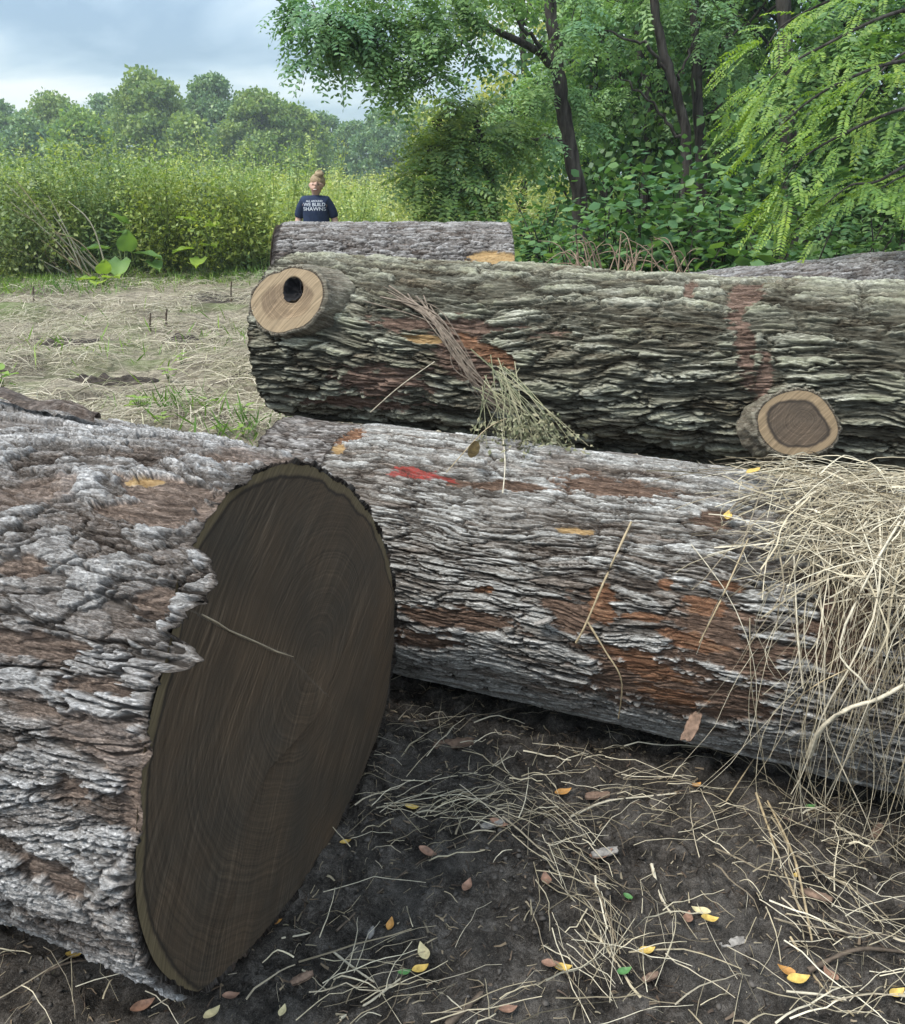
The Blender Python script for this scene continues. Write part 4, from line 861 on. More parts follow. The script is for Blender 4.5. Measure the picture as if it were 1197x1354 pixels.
for px, py, sz, H, lab in [(5, 520, .12, .22, 'yellow green seedling at the left edge behind the silvery log'), (185, 548, .085, .12, 'leafy seedling with broad leaves behind the silvery log'), (215, 562, .06, .07, 'small seedling right beside the leafy broad one'),
                       (276, 545, .06, .10, 'seedling standing alone in the hay left of the mossy log'), (326, 556, .06, .12, 'pale seedling near the left end of the logs'), (322, 580, .055, .08, 'seedling just in front of the pale one by the logs'), (222, 500, .07, .14, 'pair leaved seedling beside the bare dark rut'), (290, 575, .05, .07, 'tiny seedling at the edge of the silvery log'), (240, 480, .06, .12, 'thin seedling behind the bare dark rut')]:
    b = gr(px, py); b[2] = gnoise(b[0], b[1]); r0 = ns; ns += 1
    sp = []
    for i in range(8 if sz > .08 else 6):
        a = i * 2.4 + r0; z = H * (.35 + .65 * (i / 7)); sp.append(((math.cos(a) * .02, math.sin(a) * .02, z), (math.cos(a), math.sin(a) - .25, .35), sz * random.uniform(.8, 1.2), sz * .6, .3))
    broadplant('seedling', b, sp, lab, 'seedling', M_bright, .0028, 'seedlings in the mown field')
# dead stems leaning out of the weeds
for i in range(18):
    x0 = random.uniform(60, 150); b = gr(x0, 372 - random.uniform(0, 4)); tip = at(x0 - random.uniform(20, 120), random.uniform(235, 330), b[1] - random.uniform(.1, .7))
    q = [b, (b + tip) / 2 + np.array([random.uniform(-.2, .2), 0, random.uniform(.0, .3)]), tip]
    stalk('dead_weed', q, .014, .006, M_pale if i % 3 else M_tan, 'pale dead stem leaning out of the weeds at the far left', 'weed', 'dead weeds leaning at the left', 4, 10)
for px, py, h_, lab in [(45, 400, .22, 'short dark stump of a cut stem in the hay at left'), (220, 432, .2, 'short cut stem standing in the middle of the hay'), (306, 402, .3, 'thin upright cut stem left of the mossy log'), (234, 357, .75, 'tall pale dead stem at the foot of the weeds'), (199, 440, .22, 'short cut stem left of the middle one')]:
    b = gr(px, py); stalk('weed_stub', [b, b + np.array([.01, 0, h_ * .6]), b + np.array([.03, .0, h_])], .016, .010, M_twig, lab, 'stem', 'cut stems in the hay', 5, 8)
# dark ruts and sods of the mown field
def sod(px, py, Lx, Ly, hgt, label):
    c = gr(px, py); nu, nv = 60, 30; u = np.linspace(-1, 1, nu)[:, None] + np.zeros((1, nv)); w = np.zeros((nu, 1)) + np.linspace(-1, 1, nv)[None]
    X = c[0] + u * Lx; Y = c[1] + w * Ly; e_ = np.clip(1 - (u * u + w * w), 0, 1) ** .5
    Z = gnoise(X, Y) + (hgt * (.35 + .9 * np.abs(fbm(X * 7, Y * 7, 4, 5))) * e_) - .02 * (1 - e_)
    return tag(mk('soil_heap', np.stack([X, Y, Z], -1), gridf(nu, nv), plain('turned_soil', (.040, .031, .025), .95, .5, 25)), label, 'soil heap', 'turned soil in the hay')
sod(150, 500, .42, .13, .12, 'long dark heap of turned soil behind the silvery log'); sod(262, 448, .40, .2, .14, 'dark turned soil left of the mossy log'); sod(90, 455, .35, .15, .06, 'low dark soil heap in the hay at left'); sod(295, 395, .6, .4, .10, 'dark soil heap farther back left of the mossy log'); sod(325, 500, .2, .14, .08, 'small dark soil heap at the left end of the mossy log')

# ------------------------------------------------------------------ trees
def pxl(pts): return [at(*p) for p in pts]
def tree(name, label, trunk_pts, r, blobs, mat, branches=(), kind='frond', cat='tree', group=None, fl=(.24, .40), lsz=(.08, .14), base=None, dens=.95):
    tp = [np.array(p) for p in trunk_pts]
    b0 = np.array([tp[0][0] + .05, tp[0][1], gnoise(tp[0][0], tp[0][1])]) if base is None else base
    q = curve3([b0] + tp, 26); e = tag(empty(name, b0), label, cat, group)
    t = np.linspace(0, 1, 26); q[1:-1] += rng.normal(0, r * .12, (24, 3)) * [1, 1, .2]
    parts = [strands(q[None], (r * (1.15 - .45 * t) + r * .6 * np.exp(-t * 22))[None] * (1 + .05 * rng.normal(0, 1, (1, 26))), 10)]
    for bp, rb in branches:
        c = curve3(bp, 16); c[1:-1] += rng.normal(0, .02, (14, 3)); parts.append(strands(c[None], np.linspace(rb, rb * .3, 16)[None], 6))
    lv = []
    tw = []
    for (px, py, D, rx, ry, n) in blobs:
        n = int(n * dens); c = at(px, py, D); sx, sy = rx * D / F, ry * D / F
        ctr = c + nrm(rng.normal(0, 1, (max(3, n // 14), 3))) * (rng.random((max(3, n // 14), 1)) ** .4) * np.array([sx, (sx + sy) * .6, sy])
        k = rng.integers(0, len(ctr), n); g_ = ctr[k] + rng.normal(0, .34, (n, 3)) * np.array([sx, (sx + sy) * .5, sy]) * .62
        out = nrm(g_ - c + rng.normal(0, .3, (n, 3)) * sx)
        if kind == 'frond':
            d = nrm(out * np.array([1, 1, .35]) + np.array([0, 0, -.25]) + rng.normal(0, .35, (n, 3)))
            lv.append(fronds(g_, d, rng.uniform(*fl, n), 7, .44, .4))
        else:
            d = nrm(out + rdir(n) * .9 + np.array([0, 0, -.3])); L = rng.uniform(*lsz, n)
            wv = np.cross(d, np.array([0, 0, 1.])) + rng.normal(0, .45, d.shape)
            lv.append(leaves(g_, d, wv, L, L * .72, .2) if kind == 'broad' else rhomb(g_, d, wv, L, L * .75))
        # twigs inside the cluster
        m = max(4, n // 12); s_ = c + rng.normal(0, .15, (m, 3)) * sx; e_ = g_[rng.integers(0, n, m)]
        tt = np.linspace(0, 1, 5)[None, :, None]; P = s_[:, None] * (1 - tt) + e_[:, None] * tt + np.array([0, 0, .1]) * sx * np.sin(tt * np.pi); tw.append(strands(P, np.linspace(.008, .003, 5)[None] * np.ones((m, 1)), 3))
    V, FL = joinm(parts + tw); mk('trunk', V, FL, M_trunk, e)
    V, FL = joinm(lv); mk('crown', V, FL, mat, e, False)
    return e
gl = 'locust trees at the wood edge'
tree('locust_tree', 'leaning locust tree whose long branch hangs over the field at the top', pxl([(768, 275, 12), (752, 190, 12), (742, 120, 12), (733, 50, 12), (722, -60, 12)]), .098,
     [(398, 22, 10, 22, 18, 46), (425, 20, 10, 30, 22, 80), (440, 50, 10, 30, 22, 80), (412, 68, 10, 12, 14, 22), (480, 32, 10.2, 32, 28, 100), (500, 62, 10.2, 28, 14, 50), (540, 40, 10.4, 32, 30, 110), (540, 88, 10.3, 30, 20, 80), (525, 112, 10.3, 10, 12, 18), (562, 108, 10.3, 20, 14, 40), (585, 25, 10.8, 32, 30, 90), (605, 62, 10.8, 26, 20, 60), (560, -30, 10.5, 120, 30, 200),
      (650, -10, 11, 50, 22, 80), (700, 8, 11.5, 22, 12, 22), (722, 112, 12.5, 32, 24, 90), (700, 140, 12.4, 36, 20, 90), (690, 170, 12.3, 30, 18, 60), (770, 150, 12.8, 26, 18, 40), (760, 30, 11.5, 30, 30, 60), (700, 195, 11.5, 30, 14, 36)],
     M_locust, [(pxl([(738, 90, 12), (700, 62, 11.6), (650, 35, 11.2), (590, 30, 10.8), (500, 35, 10.3), (420, 30, 10)]), .05), (pxl([(722, 72, 11.8), (690, 30, 11.5), (660, -20, 11.2)]), .03), (pxl([(640, 34, 11.1), (600, 60, 10.8), (550, 85, 10.4)]), .025), (pxl([(754, 195, 12), (725, 180, 11.8), (690, 190, 11.6), (650, 215, 11.2)]), .03), (pxl([(640, 35, 11.1), (610, 90, 11), (604, 110, 11)]), .012)], group=gl)
tree('locust_tree', 'low drooping locust in front of the field left of the leaning tree', pxl([(655, 300, 11.2), (650, 250, 11.2), (640, 200, 11.2), (625, 150, 11.2)]), .05,
     [(575, 165, 11, 26, 18, 70), (600, 135, 11.2, 26, 14, 50), (640, 150, 11.2, 34, 22, 90), (565, 205, 10.8, 24, 24, 90), (610, 200, 10.8, 40, 28, 150), (648, 200, 11, 28, 24, 60), (560, 245, 10.6, 18, 22, 60), (595, 255, 10.5, 38, 26, 140), (630, 262, 10.6, 26, 22, 70), (605, 290, 10.4, 40, 16, 70), (672, 165, 11.2, 26, 20, 50)],
     M_locust2,  [(pxl([(645, 225, 11.2), (600, 190, 11), (560, 200, 10.8)]), .02), (pxl([(640, 200, 11.2), (600, 150, 11.1), (580, 160, 11)]), .018)], group=gl)
tree('locust_tree', 'slim dark trunk with forked top standing in the middle of the wood', pxl([(908, 215, 12.6), (896, 130, 12.6), (872, 50, 12.6), (858, -60, 12.6)]), .068,
     [(840, 5, 13.6, 60, 20, 80), (800, 60, 13.6, 40, 20, 60), (860, 80, 14.2, 30, 16, 30), (815, -10, 12.6, 60, 22, 90), (940, 10, 13.4, 34, 18, 50), (760, 85, 12.8, 30, 16, 36)], M_locust, [(pxl([(885, 95, 12.6), (850, 60, 12.4), (800, 40, 12.4)]), .03), (pxl([(903, 190, 12.6), (875, 150, 12.6), (820, 100, 12.4)]), .03), (pxl([(890, 110, 12.6), (910, 70, 12.6), (935, 10, 12.6)]), .025)], group=gl)
tree('locust_tree', 'straight dark trunk right of the slim forked one in the wood', pxl([(927, 232, 13.2), (922, 130, 13.2), (919, 40, 13.2), (914, -60, 13.2)]), .078,
     [(960, 20, 13, 40, 30, 90), (985, 80, 14, 26, 26, 50), (960, 120, 14.4, 26, 18, 30), (1000, 140, 14.4, 26, 26, 40), (900, -10, 13, 50, 22, 80), (965, 175, 12.6, 30, 18, 50)], M_locust, [(pxl([(921, 110, 13.2), (950, 60, 13), (985, 30, 13)]), .03), (pxl([(923, 165, 13.2), (960, 130, 13), (1000, 120, 13)]), .025)], group=gl)
tree('locust_tree', 'thin straight trunk farther back between the leaning and forked trees', pxl([(858, 150, 16), (848, 80, 16), (842, 20, 16), (838, -50, 16)]), .07, [(840, 110, 16, 30, 18, 36), (870, 150, 15.6, 34, 20, 50), (810, 10, 16, 40, 22, 50)], M_locust, [], group=gl)
tree('locust_tree', 'thin trunk leaning left farther back right of the leaning tree', pxl([(838, 155, 17), (815, 95, 17), (790, 35, 17), (775, -50, 17)]), .062, [(790, 130, 16.6, 40, 20, 50), (790, -5, 17, 40, 24, 50), (770, 180, 16, 40, 18, 50)], M_locust, [], group=gl)
tree('locust_tree', 'dark trunk behind the bright foliage at the right', pxl([(1046, 290, 9.6), (1044, 190, 9.6), (1040, 90, 9.6), (1034, -60, 9.6)]), .09,
     [(1080, 110, 8.6, 40, 36, 130), (1120, 190, 8.4, 44, 40, 150), (1170, 120, 8.2, 46, 50, 180), (1180, 240, 8, 44, 40, 150), (1110, 40, 8.6, 50, 36, 130), (1090, 260, 8.2, 40, 26, 80), (1190, 20, 8.4, 40, 40, 110), (1150, 300, 7.8, 50, 24, 90)], M_shrub, [], group=gl)
# bright near branches
def spray(name, label, base_pts, brs, n_per, L, mat, group=None):
    tp = [np.array(p) for p in base_pts]; b0 = np.array([tp[0][0], tp[0][1], 0.]); e = tag(empty(name, b0), label, 'tree', group)
    parts = [strands(curve3([b0] + tp, 20)[None], np.linspace(.07, .05, 20)[None], 8)]; lv = []
    for bp in brs:
        c = curve3(bp, 40); parts.append(strands(c[None], np.linspace(.016, .003, 40)[None], 5))
        n = n_per; t = rng.uniform(.12, 1, n) ** .8 * 39; i = np.clip(t.astype(int), 0, 38); f = (t - i)[:, None]
        p = c[i] * (1 - f) + c[i + 1] * f; tg = nrm(c[i + 1] - c[i]); sd = nrm(np.cross(tg, [0, 0, 1.])) * rng.choice([-1, 1], (n, 1))
        sub = rng.random((n, 1)) ** 1.2 * .45
        p = p + (sd * .8 + tg * .5) * sub + np.array([0, 0, -.22]) * sub
        d = nrm(tg * rng.uniform(.5, 1.2, (n, 1)) + sd * rng.uniform(.2, 1.0, (n, 1)) + np.array([0, 0, .05]) + rng.normal(0, .25, (n, 3)))
        lv.append(fronds(p, d, rng.uniform(*L, n), 13, .46, .28, .155))
    V, FL = joinm(parts); mk('trunk', V, FL, M_trunk, e); V, FL = joinm(lv); mk('crown', V, FL, mat, e, False); return e
spray('locust_tree', 'near locust with bright yellow green hanging fronds at the right edge', pxl([(1330, 260, 6.8), (1325, 100, 6.8), (1310, -80, 6.8)]),
      [pxl([(1300, -60, 6.8), (1200, -40, 6.5), (1110, -5, 6.3), (1040, 30, 6.2), (1015, 60, 6.1)]), pxl([(1300, 0, 6.8), (1190, 15, 6.4), (1090, 60, 6.2), (1030, 95, 6.1), (1005, 125, 6.1)]), pxl([(1310, 90, 6.8), (1200, 80, 6.4), (1110, 110, 6.2), (1050, 150, 6.1), (1010, 195, 6.)]), pxl([(1310, 130, 6.8), (1210, 140, 6.3), (1130, 170, 6.1), (1060, 210, 6.), (1035, 245, 6.)]),
       pxl([(1310, 200, 6.7), (1220, 210, 6.2), (1160, 240, 6.), (1125, 245, 5.9), (1090, 272, 5.9)]), pxl([(1300, 50, 6.9), (1220, 60, 6.9), (1170, 90, 6.8), (1120, 150, 6.7)]), pxl([(1300, 230, 6.6), (1230, 225, 6.2), (1190, 235, 6.1), (1165, 250, 6.)])], 55, (.13, .28), M_bright, gl)

# shrubs of the wood edge, right behind the logs
gs_ = 'shrubs at the wood edge'
for i, (px, top, D, w, n, lab, m, ls) in enumerate([
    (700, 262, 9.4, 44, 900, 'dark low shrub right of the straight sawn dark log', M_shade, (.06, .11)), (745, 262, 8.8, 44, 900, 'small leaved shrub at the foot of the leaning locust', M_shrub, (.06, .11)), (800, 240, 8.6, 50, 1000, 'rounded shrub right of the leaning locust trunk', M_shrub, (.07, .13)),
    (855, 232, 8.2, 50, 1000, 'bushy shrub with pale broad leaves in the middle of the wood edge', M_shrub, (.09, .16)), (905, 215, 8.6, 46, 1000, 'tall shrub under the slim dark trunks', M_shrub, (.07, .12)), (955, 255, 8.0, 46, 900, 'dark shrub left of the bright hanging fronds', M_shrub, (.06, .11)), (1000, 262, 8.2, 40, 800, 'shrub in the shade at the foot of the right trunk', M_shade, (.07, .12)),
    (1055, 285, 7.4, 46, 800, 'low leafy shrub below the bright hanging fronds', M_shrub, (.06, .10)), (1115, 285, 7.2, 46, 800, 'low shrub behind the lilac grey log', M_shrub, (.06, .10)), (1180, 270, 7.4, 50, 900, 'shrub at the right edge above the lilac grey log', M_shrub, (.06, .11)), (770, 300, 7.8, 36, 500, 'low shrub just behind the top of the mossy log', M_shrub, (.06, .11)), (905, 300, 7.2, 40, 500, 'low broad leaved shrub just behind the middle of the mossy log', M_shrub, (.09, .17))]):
    c = at(px, 345, D); zt = at(px, top, D)[2]; base = np.array([c[0], D, 0.]); W = w * D / F
    e = tag(empty('shrub', base), lab, 'shrub', gs_)
    ns_ = 9; tips = base + np.stack([rng.normal(0, W * .8, ns_), rng.normal(0, W * .8, ns_), rng.uniform(.55, 1., ns_) * zt], -1); tt = np.linspace(0, 1, 7)[None, :, None]
    P = base + (tips - base)[:, None] * tt + np.array([0, 0, .15]) * np.sin(tt * np.pi); V, Fc = strands(P, np.linspace(.014, .004, 7)[None] * np.ones((ns_, 1)), 4); mk('stem', V, Fc, M_trunk, e)
    k = rng.integers(0, ns_, n); u = rng.uniform(.15, 1.05, (n, 1)); g_ = base + (tips[k] - base) * u + rng.normal(0, .22 * W + .07, (n, 3)) * np.array([1, 1, .8]); g_[:, 2] = np.maximum(g_[:, 2], .05)
    d = nrm((g_ - base) * np.array([1, 1, .2]) + rdir(n) * .5 * W + np.array([0, 0, -.15])); L = rng.uniform(*ls, n)
    V, Fc = leaves(g_, d, np.cross(d, [0, 0, 1.]) + rng.normal(0, .4, d.shape), L, L * .7, .25); mk('foliage', V, Fc, m, e, False)
# deeper wood
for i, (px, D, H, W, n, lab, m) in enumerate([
    (690, 27, 7, 3.0, 4200, 'sunlit tree at the far side seen left of the leaning locust', M_weedfar), (770, 30, 8, 3.5, 3600, 'light green tree far behind the leaning locust', M_shrub), (775, 19, 7, 1.6, 2200, 'dense low tree behind the leaning locust trunk', M_shade), (800, 18, 8, 2.2, 2600, 'dense dark tree between the leaning and forked trunks', M_shade), (860, 17, 9, 2.2, 2600, 'dark leafy tree right behind the forked trunks', M_shade), (940, 15.5, 9, 2.0, 2600, 'dark leafy tree just right of the straight trunk', M_shade), (830, 24, 9, 3.2, 3400, 'tree deep in the wood behind the thin trunks', M_shade), (900, 20, 9, 3., 3400, 'dense tree behind the slim forked trunk', M_shade),  # the first tree's sunlit look is put into its pale leaf colour
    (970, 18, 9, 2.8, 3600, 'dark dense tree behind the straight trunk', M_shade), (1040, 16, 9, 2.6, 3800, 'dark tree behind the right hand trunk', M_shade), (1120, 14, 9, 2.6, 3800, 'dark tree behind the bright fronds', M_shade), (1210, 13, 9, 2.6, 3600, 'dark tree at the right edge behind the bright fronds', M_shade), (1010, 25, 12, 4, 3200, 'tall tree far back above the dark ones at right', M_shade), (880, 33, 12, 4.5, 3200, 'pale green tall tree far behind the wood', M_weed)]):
    x = at(px, 230, D)[0]; b0 = np.array([x, D, 0.]); e = tag(empty('woodland_tree', b0), lab, 'tree', 'trees inside the wood')
    q = curve3([b0, b0 + np.array([.1, 0, H * .4]), b0 + np.array([-.1, .1, H * .8]), b0 + np.array([.1, .1, H])], 14); parts = [strands(q[None], np.linspace(.13, .03, 14)[None], 7)]
    n = n * 2; nc = 46; cz = rng.uniform(.10, 1, nc); cc = b0 + np.stack([rng.normal(0, W * .45, nc), rng.normal(0, W * .45, nc), cz * H], -1)
    for c in cc[:22]: z0 = max(.3, c[2] - 1.2); p0 = b0 + np.array([0, 0, z0]); tt = np.linspace(0, 1, 6)[:, None]; parts.append(strands((p0 + (c - p0) * tt)[None], np.linspace(.035, .008, 6)[None], 4))
    k = rng.integers(0, nc, n); g_ = cc[k] + rng.normal(0, .42, (n, 3)) * np.array([1, 1, .6]); g_[:, 2] = np.maximum(g_[:, 2], .1)
    d = nrm(rdir(n) + np.array([0, 0, -.3])); L = rng.uniform(.08, .19, n)
    V, FL = joinm(parts); mk('trunk', V, FL, M_trunk, e); V, Fc = rhomb(g_, d, rdir(n, .8), L, L * .7); mk('crown', V, Fc, m, e, False)
# dry brush in front of the shrubs
bb = []
for i in range(40):
    p0 = at(random.choice([790, 830, 850, 770, 900]) + random.gauss(0, 14), 362, 6.6 + random.uniform(-.3, .5)); p1 = p0 + np.array([random.uniform(-.35, .2), random.uniform(-.1, .2), random.uniform(.02, .28)]); bb.append(curve3([p0, (p0 + p1) / 2 + np.array([0, 0, random.uniform(.03, .14)]), p1], 9))
V, Fc = strands(np.array(bb), np.linspace(.006, .002, 9)[None] * np.ones((40, 1)), 4); tag(mk('dry_brush', V, Fc, plain('brush', (.24, .17, .12), .8, .3, 30), None), 'reddish dry brush sticking up behind the mossy log before the shrubs', 'brush')

# far tree line
M_far = [leafmat('far_leaf_dark', [(0.116, 0.198, 0.109), (0.176, 0.274, 0.139), (0.236, 0.334, 0.155)], .25), leafmat('far_leaf_mid', [(0.157, 0.230, 0.081), (0.222, 0.302, 0.099), (0.288, 0.365, 0.116)], .3), leafmat('far_leaf_light', [(0.159, 0.248, 0.094), (0.216, 0.317, 0.113), (0.273, 0.372, 0.140)], .3)]
for i, (px, top, wpx, D, m, n, lab) in enumerate([
    (12, 128, 56, 118, 0, 4500, 'dark tree at the far left end of the tree line'), (82, 122, 92, 110, 1, 6500, 'broad mid green tree second from the left in the tree line'), (112, 143, 72, 84, 2, 5000, 'bright yellow green tree in front of the tree line at left'), (150, 122, 60, 128, 0, 4000, 'dark tree between two broad ones in the tree line'), (208, 90, 112, 100, 1, 8500, 'tallest broad tree of the tree line with ragged top'),
    (255, 150, 60, 96, 1, 4000, 'shorter tree right of the tallest one'), (292, 97, 92, 112, 0, 7000, 'tall dark rounded tree in the middle of the tree line'), (350, 118, 120, 106, 1, 8000, 'wide spreading tree in the middle of the tree line'), (395, 138, 80, 108, 1, 5500, 'lower tree sloping down right of the wide one'), (432, 146, 70, 135, 0, 4500, 'small hazy tree behind the person'), (470, 160, 66, 130, 0, 4200, 'hazy low tree right of the person'),
    (512, 143, 90, 122, 0, 6000, 'dark tree of the line left of the locust foliage'), (565, 138, 80, 118, 0, 5200, 'tree of the line mostly behind the locust foliage'), (640, 120, 110, 120, 1, 5000, 'tree of the line showing through the locust branches'), (40, 150, 60, 98, 0, 3800, 'lower dark tree near the left end of the tree line'), (720, 110, 110, 130, 1, 4500, 'far tree behind the leaning locust trunk')]):
    b = at(px, 232, D); b0 = np.array([b[0], D, 0.]); H = at(px, top, D)[2]; W = wpx * D / F * .5
    e = tag(empty('far_tree', b0), lab, 'tree', 'trees of the far tree line')
    q = curve3([b0, b0 + np.array([.2, 0, H * .3]), b0 + np.array([-.2, .1, H * .6]), b0 + np.array([.1, .1, H * .92])], 12); parts = [strands(q[None], np.linspace(.35, .06, 12)[None], 7)]
    n = int(n * 2.4); nc = 120; z = rng.uniform(.06, 1, nc) ** .9; wz = np.interp(z, [0, .25, .55, .8, 1.], [.75, 1.0, .95, .7, .22]); a = rng.uniform(0, 6.28, nc); rr_ = np.sqrt(rng.random(nc)) * W * wz
    cc = b0 + np.stack([np.cos(a) * rr_, np.sin(a) * rr_, z * (H - .6)], -1)
    for c in cc[:30]: p0 = b0 + np.array([0, 0, max(1., c[2] - 2.5)]); tt = np.linspace(0, 1, 5)[:, None]; parts.append(strands((p0 + (c - p0) * tt)[None], np.linspace(.11, .03, 5)[None], 4))
    k = rng.integers(0, nc, n); cr = rng.uniform(.6, 1.35, nc)[k][:, None]
    off = nrm(rng.normal(0, 1, (n, 3))) * (rng.random((n, 1)) ** .45) * np.array([1.15, 1.15, .75]) * cr; g_ = cc[k] + off; g_[:, 2] = np.clip(g_[:, 2], .2, H + .4 * rng.random(n))
    d = nrm(off * .6 + rdir(n) + np.array([0, 0, -.2])); L = rng.uniform(.25, .55, n)
    V, FL = joinm(parts); mk('trunk', V, FL, M_trunk, e); V, Fc = rhomb(g_, d, rdir(n, .8), L, L * .75); mk('crown', V, Fc, M_far[m], e, False)

# ------------------------------------------------------------------ the person
def skinned(name, verts, edges, radii, mat, parent, sub=2):
    me = bpy.data.meshes.new(name); me.from_pydata([tuple(v) for v in verts], edges, []); o = bpy.data.objects.new(name, me); COL.objects.link(o)
    md = o.modifiers.new('s', 'SKIN'); md.use_smooth_shade = True
    for i, r in enumerate(radii): d = me.skin_vertices[0].data[i]; d.radius = r if isinstance(r, tuple) else (r, r); d.use_root = i == 0
    sb = o.modifiers.new('u', 'SUBSURF'); sb.levels = sub; sb.render_levels = sub
    dg = bpy.context.evaluated_depsgraph_get(); nm = bpy.data.meshes.new_from_object(o.evaluated_get(dg)); o.modifiers.clear(); o.data = nm; nm.materials.clear(); nm.materials.append(mat)
    for p in nm.polygons: p.use_smooth = True
    if parent: o.parent = parent
    return o
pp_ = at(419, 300, 11.3); pe = tag(empty('person', (pp_[0], 11.3, 0)), 'smiling person in a navy printed t-shirt standing behind the dark log', 'person')
pe.location.z = float(gnoise(pp_[0], 11.3)) * 0 
Sk = plain('skin', (.52, .33, .25), .55, .06, 20)
V = [(0, 0, .93), (0, 0, 1.08), (0, 0, 1.24), (0, .005, 1.32), (0, .01, 1.375), (.008, 0, 1.42), (.016, -.024, 1.474), (.026, -.008, 1.532), (.032, .0, 1.578)]
Rr = [(.16, .12), (.145, .11), (.155, .115), (.11, .085), .050, .043, (.074, .080), (.085, .092), (.066, .074)]
Ed = [(i, i + 1) for i in range(8)]
def add(v, r, p): V.append(v); Rr.append(r); Ed.append((p, len(V) - 1)); return len(V) - 1
add((.020, -.112, 1.505), (.011, .011), 6)                                   # nose
for s in (-1, 1):
    a = add((s * .095 + .02, .02, 1.512), .012, 7)                                   # ear
    sh = add((s * .145, .005, 1.315), .052, 3); el = add((s * .228, .03, 1.12), .045, sh); fo = add((s * .225, -.05, 1.0), .040, el); wr = add((s * .20, -.13, .93), .027, fo); pm = add((s * .175, -.185, .905), (.036, .020), wr)
    for j in range(4):
        f1 = add((s * (.15 - .004 * j), -.215 + .018 * j - .02, .90 - .012 * j), .0095, pm); add((s * (.125 - .004 * j), -.225 + .016 * j, .885 - .014 * j), .008, f1)
    t1 = add((s * .165, -.20, .945), .010, pm); add((s * .145, -.225, .955), .008, t1)
    hp_ = add((s * .095, 0, .84), .095, 0); kn = add((s * .115, -.015, .49), .062, hp_); ca_ = add((s * .12, .015, .33), .056, kn); an_ = add((s * .12, .02, .09), .036, ca_); add((s * .13, -.13, .035), (.042, .028), an_)
skinned('body', V, Ed, Rr, Sk, pe)
navy = plain('navy_cloth', (.020, .032, .068), .9, .2, 25)
sv_ = [(0, 0, .86), (0, 0, .98), (0, -.005, 1.12), (0, -.008, 1.24), (0, .003, 1.335), (0, .008, 1.405)]; sr = [(.185, .145), (.18, .142), (.178, .14), (.180, .14), (.115, .10), (.050, .056)]; se = [(i, i + 1) for i in range(5)]
for s in (-1, 1):
    k = len(sv_); sv_ += [(s * .130, .005, 1.33), (s * .178, .012, 1.265), (s * .206, .02, 1.19), (s * .222, .026, 1.135)]; sr += [.080, .070, .066, .064]; se += [(4, k), (k, k + 1), (k + 1, k + 2), (k + 2, k + 3)]
ts = skinned('t_shirt', sv_, se, sr, navy, pe)
jv = [(0, 0, .92), (0, 0, .86)]; jr = [(.178, .135), (.17, .13)]; je = [(0, 1)]
for s in (-1, 1):
    k = len(jv); jv += [(s * .095, 0, .78), (s * .115, -.012, .48), (s * .12, .015, .12)]; jr += [.105, .082, .07]; je += [(1, k), (k, k + 1), (k + 1, k + 2)]
skinned('jeans', jv, je, jr, plain('denim', (.05, .075, .13), .9, .3, 40), pe)
# hair: a cap on the back and sides of the head, bun on top
hairm = plain('blond_hair', (.30, .22, .13), .6, .4, 60)
u = np.linspace(0, math.pi, 26)[:, None]; w = np.linspace(0, 2 * math.pi, 40, endpoint=False)[None]
hx = np.sin(u) * np.cos(w); hy = np.sin(u) * np.sin(w); hz = np.cos(u) + 0 * w
wv = 1 + .05 * fbm(hx * 6, hz * 6 + hy * 3, 3, 3)
P = np.stack([.034 + hx * .094 * wv, (.052 + hy * .098 * wv), 1.560 + np.maximum(hz, -.55) * .098 * wv], -1)
mk('hair', P + np.array(pe.location), gridf(26, 40, True), hairm, pe)
bun = np.stack([.060 + np.sin(u) * np.cos(w) * .054 * (1 + .45 * fbm(w * 3 + u * 0, u * 3 + w * 0, 8, 3)), .01 + np.sin(u) * np.sin(w) * .045, 1.648 + np.cos(u) * .036 * (1 + .2 * np.sin(w * 3)) + .012 * np.sin(w)], -1)
mk('hair_bun', bun + np.array(pe.location), gridf(26, 40, True), hairm, pe)
M_fd = plain('eye_dark', (.05, .035, .03), .4, .1, 20); M_lip = plain('lip', (.35, .11, .10), .5, .1, 20); M_th = plain('teeth', (.7, .67, .6), .4, .05, 20)
def ell(name, c, r, m, par, sq=1.):
    u = np.linspace(0, math.pi, 10)[:, None]; w = np.linspace(0, 2 * math.pi, 16, endpoint=False)[None]
    P = np.stack([c[0] + r[0] * np.sin(u) * np.cos(w), c[1] + r[1] * np.sin(u) * np.sin(w), c[2] + r[2] * np.cos(u) + 0 * w], -1); return mk(name, P + np.array(pe.location), gridf(10, 16, True), m, par)
from mathutils.bvhtree import BVHTree
from mathutils import Vector
bodyo = [o for o in pe.children if o.name.startswith('body')][0]
bv = BVHTree.FromPolygons([v.co for v in bodyo.data.vertices], [p.vertices[:] for p in bodyo.data.polygons])
def fy(x, z, tr=bv):
    h_ = tr.ray_cast(Vector((x, -1, z)), Vector((0, 1, 0))); return h_[0][1] if h_[0] is not None else -.08
for s in (-1, 1):
    x = .026 + s * .030; ell('eye', (x, fy(x, 1.530) + .001, 1.530 - s * .004), (.014, .007, .007), M_fd, pe); ell('eyebrow', (x, fy(x, 1.549) + .001, 1.550 - s * .004), (.018, .005, .0035), plain('brow', (.16, .10, .06), .7), pe)
ell('mouth', (.018, fy(.018, 1.470) + .001, 1.470), (.031, .008, .012), M_lip, pe); ell('teeth', (.018, fy(.018, 1.472) - .004, 1.472), (.023, .006, .006), M_th, pe)
